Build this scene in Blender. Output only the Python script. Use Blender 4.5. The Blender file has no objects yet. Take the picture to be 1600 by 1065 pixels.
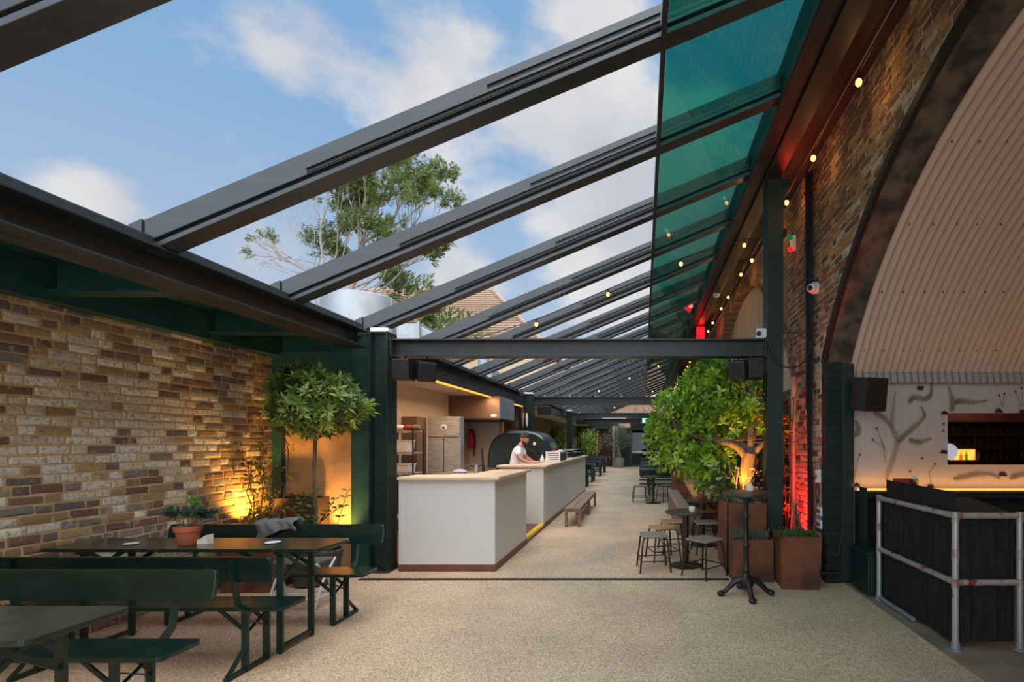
import bpy, math, random
from mathutils import Vector, Matrix, noise
RND = random.Random(11)
scene = bpy.context.scene
COL = scene.collection
pi = math.pi
ORD = ('first second third fourth fifth sixth seventh eighth ninth tenth eleventh twelfth thirteenth fourteenth '
       'fifteenth sixteenth seventeenth eighteenth nineteenth twentieth').split()
ORD += ['twenty-' + w for w in ORD[:9]] + ['thirtieth'] + ['thirty-' + w for w in ORD[:9]]
EYE = 1.6


def at(px, py, Y):
    """the point at depth Y that the photograph shows at pixel px, py"""
    return Vector(((px - 1005) * Y / 800.0, Y, EYE - (py - 690) * Y / 800.0))


# ------------------------------------------------------------------ mesh builder
class MB:
    def __init__(s):
        s.v = []; s.f = []; s.c = []

    def _add(s, vs, fs, col=None):
        b = len(s.v)
        s.v += [tuple(v) for v in vs]
        for f in fs:
            s.f.append(tuple(i + b for i in f)); s.c.append(col)
        return s

    def hexa(s, p, col=None):
        return s._add(p, [(0, 3, 2, 1), (4, 5, 6, 7), (0, 1, 5, 4), (1, 2, 6, 5), (2, 3, 7, 6), (3, 0, 4, 7)], col)

    def box(s, x0, x1, y0, y1, z0, z1, col=None):
        return s.hexa([(x0, y0, z0), (x1, y0, z0), (x1, y1, z0), (x0, y1, z0),
                       (x0, y0, z1), (x1, y0, z1), (x1, y1, z1), (x0, y1, z1)], col)

    def taper(s, cx, cy, z0, z1, w0, d0, w1, d1, ang=0, col=None):
        ca, sa = math.cos(ang), math.sin(ang)
        P = []
        for z, w, d in ((z0, w0, d0), (z1, w1, d1)):
            for x, y in ((-w / 2, -d / 2), (w / 2, -d / 2), (w / 2, d / 2), (-w / 2, d / 2)):
                P.append((cx + x * ca - y * sa, cy + x * sa + y * ca, z))
        return s.hexa(P, col)

    def obox(s, c, size, M=None, col=None):
        M = M or Matrix.Identity(3)
        c = Vector(c); P = []
        for z in (-.5, .5):
            for x, y in ((-.5, -.5), (.5, -.5), (.5, .5), (-.5, .5)):
                P.append(c + M @ Vector((x * size[0], y * size[1], z * size[2])))
        return s.hexa(P, col)

    def bar(s, a, b, w, h, up=(0, 0, 1), col=None):
        a, b = Vector(a), Vector(b); d = (b - a).normalized()
        u = Vector(up)
        if abs(d.dot(u)) > .99: u = Vector((0, 1, 0))
        r = d.cross(u).normalized(); u = r.cross(d).normalized()
        P = []
        for e in (a, b):
            for i, j in ((-.5, -.5), (.5, -.5), (.5, .5), (-.5, .5)):
                P.append(e + r * w * i + u * h * j)
        return s.hexa(P, col)

    def tube(s, pts, r, n=8, cap=True, col=None):
        pts = [Vector(p) for p in pts]; m = len(pts)
        rs = r if isinstance(r, (list, tuple)) else [r] * m
        V = []; F = []; prev = None
        for i, p in enumerate(pts):
            d = (pts[min(i + 1, m - 1)] - pts[max(i - 1, 0)]).normalized()
            if prev is None:
                u = Vector((0, 0, 1)) if abs(d.z) < .9 else Vector((1, 0, 0))
            else:
                u = prev
            u = (u - d * u.dot(d))
            u = u.normalized() if u.length > 1e-6 else d.orthogonal().normalized()
            prev = u; w = d.cross(u)
            for k in range(n):
                a = 2 * pi * k / n
                V.append(p + (u * math.cos(a) + w * math.sin(a)) * rs[i])
        for i in range(m - 1):
            for k in range(n):
                F.append((i * n + k, i * n + (k + 1) % n, (i + 1) * n + (k + 1) % n, (i + 1) * n + k))
        if cap:
            F.append(tuple(range(n))[::-1]); F.append(tuple((m - 1) * n + k for k in range(n)))
        return s._add(V, F, col)

    def cyl(s, a, b, r, r2=None, n=14, col=None):
        return s.tube([a, b], [r, r if r2 is None else r2], n, True, col)

    def lathe(s, prof, c=(0, 0, 0), n=24, sy=1.0, col=None):
        V = []; F = []; m = len(prof)
        for r, z in prof:
            for k in range(n):
                a = 2 * pi * k / n
                V.append((c[0] + r * math.cos(a), c[1] + r * math.sin(a) * sy, c[2] + z))
        for i in range(m - 1):
            for k in range(n):
                F.append((i * n + k, i * n + (k + 1) % n, (i + 1) * n + (k + 1) % n, (i + 1) * n + k))
        F.append(tuple(range(n))[::-1]); F.append(tuple((m - 1) * n + k for k in range(n)))
        return s._add(V, F, col)

    def ball(s, c, r, nu=12, nv=8, M=None, col=None, power=1.0):
        rx, ry, rz = r if isinstance(r, (tuple, list)) else (r, r, r)
        V = []; F = []
        sg = lambda t: math.copysign(abs(t) ** power, t)
        for j in range(1, nv):
            th = pi * j / nv
            for i in range(nu):
                ph = 2 * pi * i / nu
                q = Vector((rx * sg(math.sin(th)) * sg(math.cos(ph)), ry * sg(math.sin(th)) * sg(math.sin(ph)), rz * sg(math.cos(th))))
                V.append(Vector(c) + (M @ q if M else q))
        top = len(V); q = Vector((0, 0, rz)); V.append(Vector(c) + (M @ q if M else q))
        q = Vector((0, 0, -rz)); V.append(Vector(c) + (M @ q if M else q))
        for j in range(nv - 2):
            for i in range(nu):
                a = j * nu + i; b = j * nu + (i + 1) % nu
                F.append((a, a + nu, b + nu, b))
        for i in range(nu):
            F.append((top, i, (i + 1) % nu))
            a = (nv - 2) * nu
            F.append((top + 1, a + (i + 1) % nu, a + i))
        return s._add(V, F, col)

    def prism(s, poly, axis, a, b, col=None):
        """poly in the two other axes (in xyz order), swept along axis from a to b"""
        n = len(poly); V = []
        for t in (a, b):
            for p, q in poly:
                V.append({'x': (t, p, q), 'y': (p, t, q), 'z': (p, q, t)}[axis])
        F = [tuple(range(n))[::-1], tuple(range(n, 2 * n))]
        for i in range(n):
            j = (i + 1) % n; F.append((i, j, n + j, n + i))
        return s._add(V, F, col)

    def slab(s, x0, x1, y0, y1, z0, z1, r=.03, n=4, col=None):
        """a board with rounded corners in plan"""
        P = []
        for cx, cy, a0 in ((x1 - r, y1 - r, 0), (x0 + r, y1 - r, pi / 2), (x0 + r, y0 + r, pi), (x1 - r, y0 + r, 1.5 * pi)):
            for k in range(n + 1):
                a = a0 + pi / 2 * k / n
                P.append((cx + r * math.cos(a), cy + r * math.sin(a)))
        return s.prism(P, 'z', z0, z1, col)

    def leaf(s, c, d, up, L, W, col=None, fold=.12):
        d = Vector(d).normalized(); r = d.cross(Vector(up))
        if r.length < 1e-4: r = d.orthogonal()
        r.normalize(); n = r.cross(d)
        b = Vector(c); t = b + d * L - n * (L * .12)
        m = b + d * (L * .5) - n * (W * fold)
        l = b + d * (L * .48) - r * (W * .5) + n * (W * fold); q = b + d * (L * .48) + r * (W * .5) + n * (W * fold)
        return s._add([b, q, t, l, m], [(0, 1, 2, 4), (0, 4, 2, 3)], col)

    def build(s, name, mat, parent=None, smooth=False, bevel=0.0, world=True, kind=None, angle=.7):
        me = bpy.data.meshes.new(name)
        off = Vector((0, 0, 0))
        if parent is not None and world: off = Vector(ORIG.get(parent.name, (0, 0, 0)))
        me.from_pydata([tuple(Vector(v) - off) for v in s.v] if off.length else s.v, [], s.f)
        if any(c is not None for c in s.c):
            ca = me.color_attributes.new('Col', 'FLOAT_COLOR', 'CORNER')
            k = 0; buf = []
            for f, c in zip(s.f, s.c):
                c = c or (1, 1, 1)
                buf += [c[0], c[1], c[2], 1.0] * len(f)
            ca.data.foreach_set('color', buf)
        if smooth:
            me.polygons.foreach_set('use_smooth', [True] * len(me.polygons))
            if angle: me.set_sharp_from_angle(angle=angle)
        me.materials.append(mat)
        o = bpy.data.objects.new(name, me); COL.objects.link(o)
        if parent is not None:
            o.parent = parent
            ORIG[o.name] = ORIG.get(parent.name, (0, 0, 0))
        if bevel:
            b = o.modifiers.new('Bevel', 'BEVEL'); b.width = bevel; b.segments = 2; b.limit_method = 'ANGLE'
        if kind: o['kind'] = kind
        return o


ORIG = {}


def thing(name, label, cat, loc=(0, 0, 0), rot=0.0, group=None, kind=None):
    o = bpy.data.objects.new(name, None); COL.objects.link(o)
    o.location = loc; o.rotation_euler = (0, 0, rot); o.empty_display_size = .1
    ORIG[o.name] = tuple(loc)
    return tag(o, label, cat, group, kind)


def tag(o, label, cat, group=None, kind=None):
    o['label'] = label; o['category'] = cat
    if group: o['group'] = group
    if kind: o['kind'] = kind
    return o


def struct(o):
    o['kind'] = 'structure'; return o


def dup(root, loc, rot=None, label=None, group=None):
    r = root.copy(); COL.objects.link(r); r.location = loc
    if rot is not None: r.rotation_euler = (0, 0, rot)
    if label: r['label'] = label
    if group: r['group'] = group
    for ch in list(root.children):
        c = ch.copy(); COL.objects.link(c); c.parent = r
        for g in list(ch.children):
            e = g.copy(); COL.objects.link(e); e.parent = c
    return r


# ------------------------------------------------------------------ materials
def _nt(name):
    m = bpy.data.materials.new(name); m.use_nodes = True
    nt = m.node_tree
    return m, nt, nt.nodes, nt.links, nt.nodes['Principled BSDF']


def P(name, col, rough=.5, metal=0.0, col2=None, scale=8.0, lo=.4, hi=.6, bump=0.0, bscale=None, coat=0.0, emit=None, estr=0.0,
      coords='Object', detail=4.0, attr=False, stretch=None, ior=None, spec=None):
    m, nt, N, L, b = _nt(name)
    b.inputs['Base Color'].default_value = (*col, 1); b.inputs['Roughness'].default_value = rough
    b.inputs['Metallic'].default_value = metal
    if coat: b.inputs['Coat Weight'].default_value = coat; b.inputs['Coat Roughness'].default_value = .15
    if spec is not None: b.inputs['Specular IOR Level'].default_value = spec
    if emit:
        b.inputs['Emission Color'].default_value = (*emit, 1); b.inputs['Emission Strength'].default_value = estr
    tc = N.new('ShaderNodeTexCoord'); src = tc.outputs[coords]
    if coords == 'World':
        pass
    if stretch:
        mp = N.new('ShaderNodeMapping'); mp.inputs['Scale'].default_value = stretch
        L.new(src, mp.inputs['Vector']); src = mp.outputs['Vector']
    if col2:
        nz = N.new('ShaderNodeTexNoise'); nz.inputs['Scale'].default_value = scale; nz.inputs['Detail'].default_value = detail
        L.new(src, nz.inputs['Vector'])
        mr = N.new('ShaderNodeMapRange'); mr.inputs['From Min'].default_value = lo; mr.inputs['From Max'].default_value = hi
        L.new(nz.outputs['Fac'], mr.inputs['Value'])
        mx = N.new('ShaderNodeMix'); mx.data_type = 'RGBA'
        L.new(mr.outputs['Result'], mx.inputs['Factor'])
        mx.inputs[6].default_value = (*col, 1); mx.inputs[7].default_value = (*col2, 1)
        L.new(mx.outputs[2], b.inputs['Base Color'])
    if attr:
        at_ = N.new('ShaderNodeAttribute'); at_.attribute_name = 'Col'
        L.new(at_.outputs['Color'], b.inputs['Base Color'])
    if bump:
        nb = N.new('ShaderNodeTexNoise'); nb.inputs['Scale'].default_value = bscale or scale * 3; nb.inputs['Detail'].default_value = 3
        L.new(src, nb.inputs['Vector'])
        bp = N.new('ShaderNodeBump'); bp.inputs['Strength'].default_value = bump; bp.inputs['Distance'].default_value = .01
        L.new(nb.outputs['Fac'], bp.inputs['Height']); L.new(bp.outputs['Normal'], b.inputs['Normal'])
    return m


def emitter(name, col, strength):
    m, nt, N, L, b = _nt(name)
    N.remove(b); e = N.new('ShaderNodeEmission')
    e.inputs['Color'].default_value = (*col, 1); e.inputs['Strength'].default_value = strength
    L.new(e.outputs[0], N['Material Output'].inputs[0])
    return m


def leafmat(name, rough=.38, trans=.35):
    m, nt, N, L, b = _nt(name)
    a = N.new('ShaderNodeAttribute'); a.attribute_name = 'Col'
    L.new(a.outputs['Color'], b.inputs['Base Color']); b.inputs['Roughness'].default_value = rough
    t = N.new('ShaderNodeBsdfTranslucent'); L.new(a.outputs['Color'], t.inputs['Color'])
    mx = N.new('ShaderNodeMixShader'); mx.inputs[0].default_value = trans
    L.new(b.outputs[0], mx.inputs[1]); L.new(t.outputs[0], mx.inputs[2]); L.new(mx.outputs[0], N['Material Output'].inputs[0])
    return m


def glassmat(name, tint, gloss_rough=.0, fres=1.5, boost=1.0):
    m, nt, N, L, b = _nt(name); N.remove(b)
    t = N.new('ShaderNodeBsdfTransparent'); t.inputs[0].default_value = (*tint, 1)
    g = N.new('ShaderNodeBsdfGlossy'); g.inputs['Roughness'].default_value = gloss_rough
    f = N.new('ShaderNodeFresnel'); f.inputs[0].default_value = fres
    mm = N.new('ShaderNodeMath'); mm.operation = 'MULTIPLY'; mm.inputs[1].default_value = boost; mm.use_clamp = True
    L.new(f.outputs[0], mm.inputs[0])
    mx = N.new('ShaderNodeMixShader'); gm = N.new('ShaderNodeNewGeometry'); inv = N.new('ShaderNodeMath'); inv.operation = 'SUBTRACT'; inv.inputs[0].default_value = 1
    L.new(gm.outputs['Backfacing'], inv.inputs[1]); m2 = N.new('ShaderNodeMath'); m2.operation = 'MULTIPLY'
    L.new(mm.outputs[0], m2.inputs[0]); L.new(inv.outputs[0], m2.inputs[1]); L.new(m2.outputs[0], mx.inputs[0])
    L.new(t.outputs[0], mx.inputs[1]); L.new(g.outputs[0], mx.inputs[2]); L.new(mx.outputs[0], N['Material Output'].inputs[0])
    return m


def brickmat(name, c1, c2, mortar, bw=.225, rh=.075, plane='yz', stain=(.1, .07, .05)):
    m, nt, N, L, b = _nt(name)
    g = N.new('ShaderNodeNewGeometry'); sp = N.new('ShaderNodeSeparateXYZ'); L.new(g.outputs['Position'], sp.inputs[0])
    cb = N.new('ShaderNodeCombineXYZ')
    L.new(sp.outputs['Y' if plane == 'yz' else 'X'], cb.inputs[0]); L.new(sp.outputs['Z'], cb.inputs[1])
    nz = N.new('ShaderNodeTexNoise'); nz.inputs['Scale'].default_value = 9; L.new(cb.outputs[0], nz.inputs['Vector'])
    mv = N.new('ShaderNodeMix'); mv.data_type = 'RGBA'; mv.inputs[0].default_value = .012; mv.blend_type = 'ADD'
    L.new(cb.outputs[0], mv.inputs[6]); L.new(nz.outputs['Color'], mv.inputs[7])
    br = N.new('ShaderNodeTexBrick'); L.new(mv.outputs[2], br.inputs['Vector'])
    br.inputs['Scale'].default_value = 1; br.inputs['Brick Width'].default_value = bw; br.inputs['Row Height'].default_value = rh
    br.inputs['Mortar Size'].default_value = .011; br.inputs['Mortar Smooth'].default_value = .3; br.inputs['Bias'].default_value = -.1
    br.inputs['Color1'].default_value = (*c1, 1); br.inputs['Color2'].default_value = (*c2, 1); br.inputs['Mortar'].default_value = (*mortar, 1)
    n2 = N.new('ShaderNodeTexNoise'); n2.inputs['Scale'].default_value = 2.2; n2.inputs['Detail'].default_value = 6; L.new(cb.outputs[0], n2.inputs['Vector'])
    mr = N.new('ShaderNodeMapRange'); mr.inputs['From Min'].default_value = .45; mr.inputs['From Max'].default_value = .75
    L.new(n2.outputs['Fac'], mr.inputs['Value'])
    mx = N.new('ShaderNodeMix'); mx.data_type = 'RGBA'; L.new(mr.outputs[0], mx.inputs[0]); L.new(br.outputs['Color'], mx.inputs[6]); mx.inputs[7].default_value = (*stain, 1)
    L.new(mx.outputs[2], b.inputs['Base Color']); b.inputs['Roughness'].default_value = .9
    bp = N.new('ShaderNodeBump'); bp.inputs['Strength'].default_value = .6; bp.inputs['Distance'].default_value = .01; bp.invert = True
    L.new(br.outputs['Fac'], bp.inputs['Height']); L.new(bp.outputs['Normal'], b.inputs['Normal'])
    return m


def attrbrick(name, dirt=(.1, .075, .055), pale=(.62, .56, .44)):
    m, nt, N, L, b = _nt(name)
    a = N.new('ShaderNodeAttribute'); a.attribute_name = 'Col'
    g = N.new('ShaderNodeNewGeometry')
    n1 = N.new('ShaderNodeTexNoise'); n1.inputs['Scale'].default_value = 34; n1.inputs['Detail'].default_value = 5; L.new(g.outputs['Position'], n1.inputs['Vector'])
    r1 = N.new('ShaderNodeMapRange'); r1.inputs['From Min'].default_value = .48; r1.inputs['From Max'].default_value = .78; L.new(n1.outputs['Fac'], r1.inputs['Value'])
    m1 = N.new('ShaderNodeMix'); m1.data_type = 'RGBA'; L.new(r1.outputs[0], m1.inputs[0]); L.new(a.outputs['Color'], m1.inputs[6]); m1.inputs[7].default_value = (*dirt, 1)
    n2 = N.new('ShaderNodeTexNoise'); n2.inputs['Scale'].default_value = 14; n2.inputs['Detail'].default_value = 7; L.new(g.outputs['Position'], n2.inputs['Vector'])
    r2 = N.new('ShaderNodeMapRange'); r2.inputs['From Min'].default_value = .58; r2.inputs['From Max'].default_value = .7; r2.inputs['To Max'].default_value = .6; L.new(n2.outputs['Fac'], r2.inputs['Value'])
    m2 = N.new('ShaderNodeMix'); m2.data_type = 'RGBA'; L.new(r2.outputs[0], m2.inputs[0]); L.new(m1.outputs[2], m2.inputs[6]); m2.inputs[7].default_value = (*pale, 1)
    L.new(m2.outputs[2], b.inputs['Base Color']); b.inputs['Roughness'].default_value = .88
    nb = N.new('ShaderNodeTexNoise'); nb.inputs['Scale'].default_value = 70; nb.inputs['Detail'].default_value = 4; L.new(g.outputs['Position'], nb.inputs['Vector'])
    bp = N.new('ShaderNodeBump'); bp.inputs['Strength'].default_value = .7; bp.inputs['Distance'].default_value = .008
    L.new(nb.outputs['Fac'], bp.inputs['Height']); L.new(bp.outputs['Normal'], b.inputs['Normal'])
    return m


def gravelmat(name):
    m, nt, N, L, b = _nt(name)
    g = N.new('ShaderNodeNewGeometry')
    v = N.new('ShaderNodeTexVoronoi'); v.inputs['Scale'].default_value = 140; L.new(g.outputs['Position'], v.inputs['Vector'])
    sp = N.new('ShaderNodeSeparateColor'); L.new(v.outputs['Color'], sp.inputs[0])
    cr = N.new('ShaderNodeValToRGB'); L.new(sp.outputs[0], cr.inputs[0])
    e = cr.color_ramp.elements
    e[0].position = 0; e[0].color = (.24, .15, .092, 1); e[1].position = 1; e[1].color = (.84, .64, .44, 1)
    for p, c in ((.15, (.43, .265, .158, 1)), (.4, (.60, .40, .245, 1)), (.75, (.69, .475, .30, 1))):
        k = cr.color_ramp.elements.new(p); k.color = c
    n = N.new('ShaderNodeTexNoise'); n.inputs['Scale'].default_value = 1.1; n.inputs['Detail'].default_value = 5; L.new(g.outputs['Position'], n.inputs['Vector'])
    r = N.new('ShaderNodeMapRange'); r.inputs['From Min'].default_value = .35; r.inputs['From Max'].default_value = .65
    r.inputs['To Min'].default_value = .92; r.inputs['To Max'].default_value = 1.16; L.new(n.outputs['Fac'], r.inputs['Value'])
    mx = N.new('ShaderNodeMix'); mx.data_type = 'RGBA'; mx.blend_type = 'MULTIPLY'; mx.inputs[0].default_value = 1
    L.new(cr.outputs[0], mx.inputs[6]); L.new(r.outputs[0], mx.inputs[7]); L.new(mx.outputs[2], b.inputs['Base Color'])
    b.inputs['Roughness'].default_value = .75
    bp = N.new('ShaderNodeBump'); bp.inputs['Strength'].default_value = .5; bp.inputs['Distance'].default_value = .006; bp.invert = True
    L.new(v.outputs['Distance'], bp.inputs['Height']); L.new(bp.outputs['Normal'], b.inputs['Normal'])
    return m


M = {}
M['gravel'] = gravelmat('resin gravel')
M['concrete'] = P('concrete', (.30, .22, .15), .8, col2=(.22, .16, .11), scale=3, bump=.2)
M['earth'] = P('earth', (.12, .13, .06), .9, col2=(.08, .09, .04), scale=1)
M['mortar_w'] = P('ochre mortar', (.66, .46, .22), .95, col2=(.56, .38, .18), scale=6, bump=.8, bscale=60)
M['mortar_e'] = P('old mortar', (.62, .48, .33), .95, col2=(.28, .2, .13), scale=5, bump=.8, bscale=60)
M['brick_w'] = attrbrick('stock brick', dirt=(.24, .18, .12), pale=(.66, .52, .31))
M['brick_e'] = attrbrick('viaduct brick', dirt=(.05, .03, .02), pale=(.4, .31, .2))
M['brick_far'] = brickmat('viaduct brick far', (.28, .13, .06), (.16, .085, .045), (.33, .25, .16))
M['brick_far_w'] = brickmat('yard brick far', (.3, .2, .1), (.2, .12, .07), (.34, .24, .13))
M['brick_x'] = brickmat('brick end', (.32, .17, .1), (.22, .11, .07), (.34, .27, .19), plane='xz')
M['brick_green'] = brickmat('green painted brick', (.006, .014, .012), (.009, .019, .016), (.003, .006, .005), plane='xz', stain=(.011, .022, .018))
M['steel'] = P('anthracite steel', (.022, .027, .028), .36, col2=(.032, .036, .036), scale=2.5, bump=.03)
M['steel_b'] = P('anthracite aluminium', (.032, .038, .042), .36, col2=(.040, .046, .050), scale=2, stretch=(1, 8, 8))
M['steel_dk'] = P('black gaps and fittings', (.006, .006, .006), .6)
M['green_paint'] = P('dark green paint', (.012, .060, .052), .38, col2=(.022, .080, .068), scale=5, bump=.05)
M['green_dk'] = P('darker green paint', (.006, .02, .017), .45, col2=(.01, .028, .024), scale=6, bump=.05)
M['beer'] = P('green lacquered board', (.003, .016, .012), .25, col2=(.006, .026, .02), scale=7, lo=.45, hi=.7, bump=.05, bscale=40)
M['beer_top'] = P('worn green table board', (.012, .024, .018), .2, col2=(.03, .042, .03), scale=9, lo=.5, hi=.75, bump=.05, bscale=50)
M['beer_leg'] = P('green lacquered steel', (.005, .032, .024), .35, col2=(.006, .02, .015), scale=14)
M['stone'] = P('weathered stone slab', (.58, .37, .18), .85, col2=(.36, .22, .11), scale=3.2, lo=.4, hi=.65, bump=.4, bscale=9, detail=8)
M['white'] = P('off white board', (.63, .62, .59), .55)
M['kitchen_wall'] = P('kitchen wall board', (.62, .55, .46), .6)
M['worktop'] = P('pale wood worktop', (.74, .56, .38), .5, col2=(.62, .44, .28), scale=4, stretch=(1, 9, 9))
M['skirt'] = P('red brown tile', (.17, .055, .04), .5, col2=(.13, .04, .03), scale=9)
M['yellow'] = P('safety yellow', (.85, .52, .01), .5)
M['board_white'] = P('white tongue and groove', (.46, .42, .385), .5)
M['corr'] = P('painted corrugated sheet', (.56, .42, .325), .6)
M['corr_shade'] = P('shade toned corrugated sheet', (.30, .27, .25), .5, metal=.3)  # greyer tone paints the shaded lower band of the vault sheet
M['fern'] = P('sage fern print', (.165, .15, .10), .6)
M['inkblack'] = P('black print', (.02, .016, .018), .6)
M['mirror'] = P('mirror', (.9, .9, .9), .02, metal=1)
M['black_wood'] = P('black stained boards', (.010, .011, .010), .75, spec=.25, col2=(.02, .021, .019), scale=4, stretch=(8, 8, 1))
M['black'] = P('black plastic', (.012, .012, .014), .45)
M['cable'] = P('black cable', (.008, .008, .009), .5)
M['charcoal'] = P('charcoal plastic', (.05, .05, .055), .5)
M['pipe'] = P('galvanised pipe with red paint', (.46, .46, .47), .4, metal=.55, col2=(.33, .07, .06), scale=7, lo=.64, hi=.68)
M['clamp'] = P('rusty pipe fitting', (.40, .37, .36), .5, metal=.5, col2=(.33, .16, .13), scale=14, lo=.5, hi=.62)
M['gutter'] = P('black brown gutter', (.016, .016, .015), .5)
M['corten'] = P('weathered steel', (.185, .06, .022), .7, col2=(.055, .019, .010), scale=3.0, lo=.42, hi=.66, bump=.15, detail=8)
M['corten_dk'] = P('dark weathered steel', (.055, .026, .015), .7, col2=(.035, .018, .012), scale=4)
M['soil'] = P('soil', (.03, .02, .013), .95, bump=.8, bscale=60)
M['terracotta'] = P('terracotta', (.50, .135, .055), .75, col2=(.42, .12, .055), scale=8)
M['ceramic'] = P('cream ceramic', (.78, .72, .58), .3)
M['bark'] = P('bark', (.20, .13, .075), .9, col2=(.12, .08, .05), scale=10, stretch=(3, 3, .6), bump=.6, bscale=25)
M['bark_pale'] = P('pale bark', (.34, .29, .23), .9, col2=(.22, .18, .13), scale=10, bump=.5)
M['leaf'] = leafmat('glossy leaf', .3, .42)
M['leaf_soft'] = leafmat('soft leaf', .6, .4)
M['petal'] = leafmat('petal', .6, .3)
M['inox'] = P('brushed stainless steel', (.60, .61, .57), .22, metal=.55, col2=(.42, .43, .41), scale=5, stretch=(1, 1, 14))
M['inox_brown'] = P('brown toned steel', (.20, .135, .095), .4, metal=.6)
M['galv'] = P('galvanised steel', (.36, .38, .40), .5, metal=.6, col2=(.30, .32, .34), scale=3)
M['oven'] = P('green black enamel', (.010, .022, .021), .28, coat=.5)
M['mouth_black'] = P('mouth_black', (.006, .005, .005), .9)
M['skin'] = P('skin', (.42, .22, .14), .55)
M['hair'] = P('dark hair', (.02, .014, .01), .7)
M['tee'] = P('white cotton', (.80, .79, .86), .85, bump=.3, bscale=25)
M['trouser'] = P('dark cotton', (.02, .02, .025), .9)
M['grey_cloth'] = P('grey wool', (.15, .155, .145), .95, col2=(.11, .115, .11), scale=30, bump=.5, bscale=80)
M['lilac_cloth'] = P('lilac cloth', (.5, .42, .62), .9)
M['wood'] = P('aged timber', (.24, .15, .09), .7, col2=(.15, .09, .055), scale=5, stretch=(10, 1.2, 10), bump=.25)
M['wood_pale'] = P('weathered timber seat', (.36, .24, .155), .65, col2=(.24, .155, .1), scale=5, stretch=(10, 1.2, 10), bump=.2)
M['wood_orange'] = P('oiled timber', (.52, .27, .10), .5, col2=(.40, .19, .07), scale=5, stretch=(8, 1.2, 8))
M['stool_seat'] = P('honey plywood', (.56, .34, .14), .45, col2=(.42, .24, .1), scale=6, stretch=(1, 7, 7))
M['stool_grey'] = P('greyed plywood', (.33, .26, .2), .5, col2=(.24, .19, .14), scale=6, stretch=(1, 7, 7))
M['stool_leg'] = P('raw dark steel tube', (.035, .026, .02), .4, metal=.5, col2=(.06, .04, .028), scale=10)
M['table_top'] = P('dark stained round top', (.085, .055, .042), .4, col2=(.05, .034, .027), scale=5, stretch=(1, 8, 8))
M['iron'] = P('black cast iron', (.010, .010, .011), .42, bump=.1, bscale=30)
M['grate'] = P('drain grate iron', (.02, .019, .018), .6)
M['plastic_white'] = P('white plastic', (.72, .71, .70), .4)
M['red_plastic'] = P('red enamel', (.55, .02, .02), .35)
M['rooftile'] = P('clay roof tile', (.40, .28, .19), .85, col2=(.28, .18, .12), scale=6, lo=.35, hi=.65, bump=.3)
M['housewall'] = P('pale render', (.55, .42, .28), .9)
M['copperwall'] = P('beige infill board', (.50, .41, .30), .7, col2=(.42, .33, .24), scale=1.2, stretch=(1, 5, .4))
M['green_glass'] = glassmat('teal tinted glass', (.60, .855, .81), .0, 1.52, 1.3)
M['clear_glass'] = glassmat('clear glass', (.8, .85, .85), .0, 1.45)
M['door_glass'] = glassmat('dark door glass', (.25, .28, .3), .0, 1.5)
M['amber_glass'] = glassmat('amber bottle glass', (.75, .35, .06), .0, 1.45)
M['bottle_green'] = glassmat('green bottle glass', (.15, .5, .15), .0, 1.45)
M['bulb'] = emitter('bulb glow', (1.0, .42, .09), 4.5)
M['led'] = emitter('amber led', (1.0, .30, .035), 2.6)
M['led_bar'] = emitter('amber led bar', (1.0, .33, .04), 2.6)
M['exit'] = emitter('exit sign glow', (.25, 1, .5), 1.6)
M['exit_white'] = emitter('exit sign figure', (.85, 1, .9), 2.2)
M['red_lens'] = emitter('red lamp lens', (1, .01, .015), 1.6)
M['green_lens'] = emitter('green lamp lens', (.02, .6, .12), .25)
M['ember'] = emitter('ember', (1, .1, .03), .5)
M['red_curtain'] = P('dark red door', (.045, .008, .006), .5)
M['menu_red'] = P('red card', (.30, .03, .02), .6)
M['pink'] = P('pink poster', (.7, .18, .26), .6)
# ------------------------------------------------------------------ camera, sky
cam = bpy.data.cameras.new('camera'); co = bpy.data.objects.new('camera', cam); COL.objects.link(co)
co.location = (0, 0, EYE); co.rotation_euler = (pi / 2, 0, 0)
cam.sensor_width = 36; cam.lens = 18.0; cam.shift_x = -205 / 1600; cam.shift_y = 157.5 / 1600
cam.clip_start = .05; cam.clip_end = 400
scene.camera = co
scene.view_settings.view_transform = 'Standard'; scene.view_settings.look = 'None'
scene.view_settings.gamma = 1; scene.view_settings.exposure = 0.0; scene.view_settings.use_curve_mapping = False
scene.cycles.use_denoising = True
scene.cycles.max_bounces = 8; scene.cycles.transparent_max_bounces = 24
scene.cycles.sample_clamp_indirect = 6

world = bpy.data.worlds.new('sky'); scene.world = world; world.use_nodes = True
nt = world.node_tree; N = nt.nodes; L = nt.links
bg = N['Background']
tc = N.new('ShaderNodeTexCoord'); d = tc.outputs['Generated']
sp = N.new('ShaderNodeSeparateXYZ'); L.new(d, sp.inputs[0])


def mth(op, a, b=None, clamp=False):
    n = N.new('ShaderNodeMath'); n.operation = op; n.use_clamp = clamp
    for i, x in enumerate((a, b)):
        if x is None: continue
        if hasattr(x, 'links'): L.new(x, n.inputs[i])
        else: n.inputs[i].default_value = x
    return n.outputs[0]


def mixc(f, a, b):
    n = N.new('ShaderNodeMix'); n.data_type = 'RGBA'
    for k, x in ((0, f), (6, a), (7, b)):
        if hasattr(x, 'links'): L.new(x, n.inputs[k])
        elif isinstance(x, (int, float)): n.inputs[k].default_value = x
        else: n.inputs[k].default_value = (*x, 1)
    return n.outputs[2]


def rng(x, a, b, c=0.0, e=1.0, smooth=True):
    n = N.new('ShaderNodeMapRange'); n.interpolation_type = 'SMOOTHSTEP' if smooth else 'LINEAR'
    L.new(x, n.inputs[0])
    for i, v in enumerate((a, b, c, e)): n.inputs[i + 1].default_value = v
    return n.outputs[0]


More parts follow.
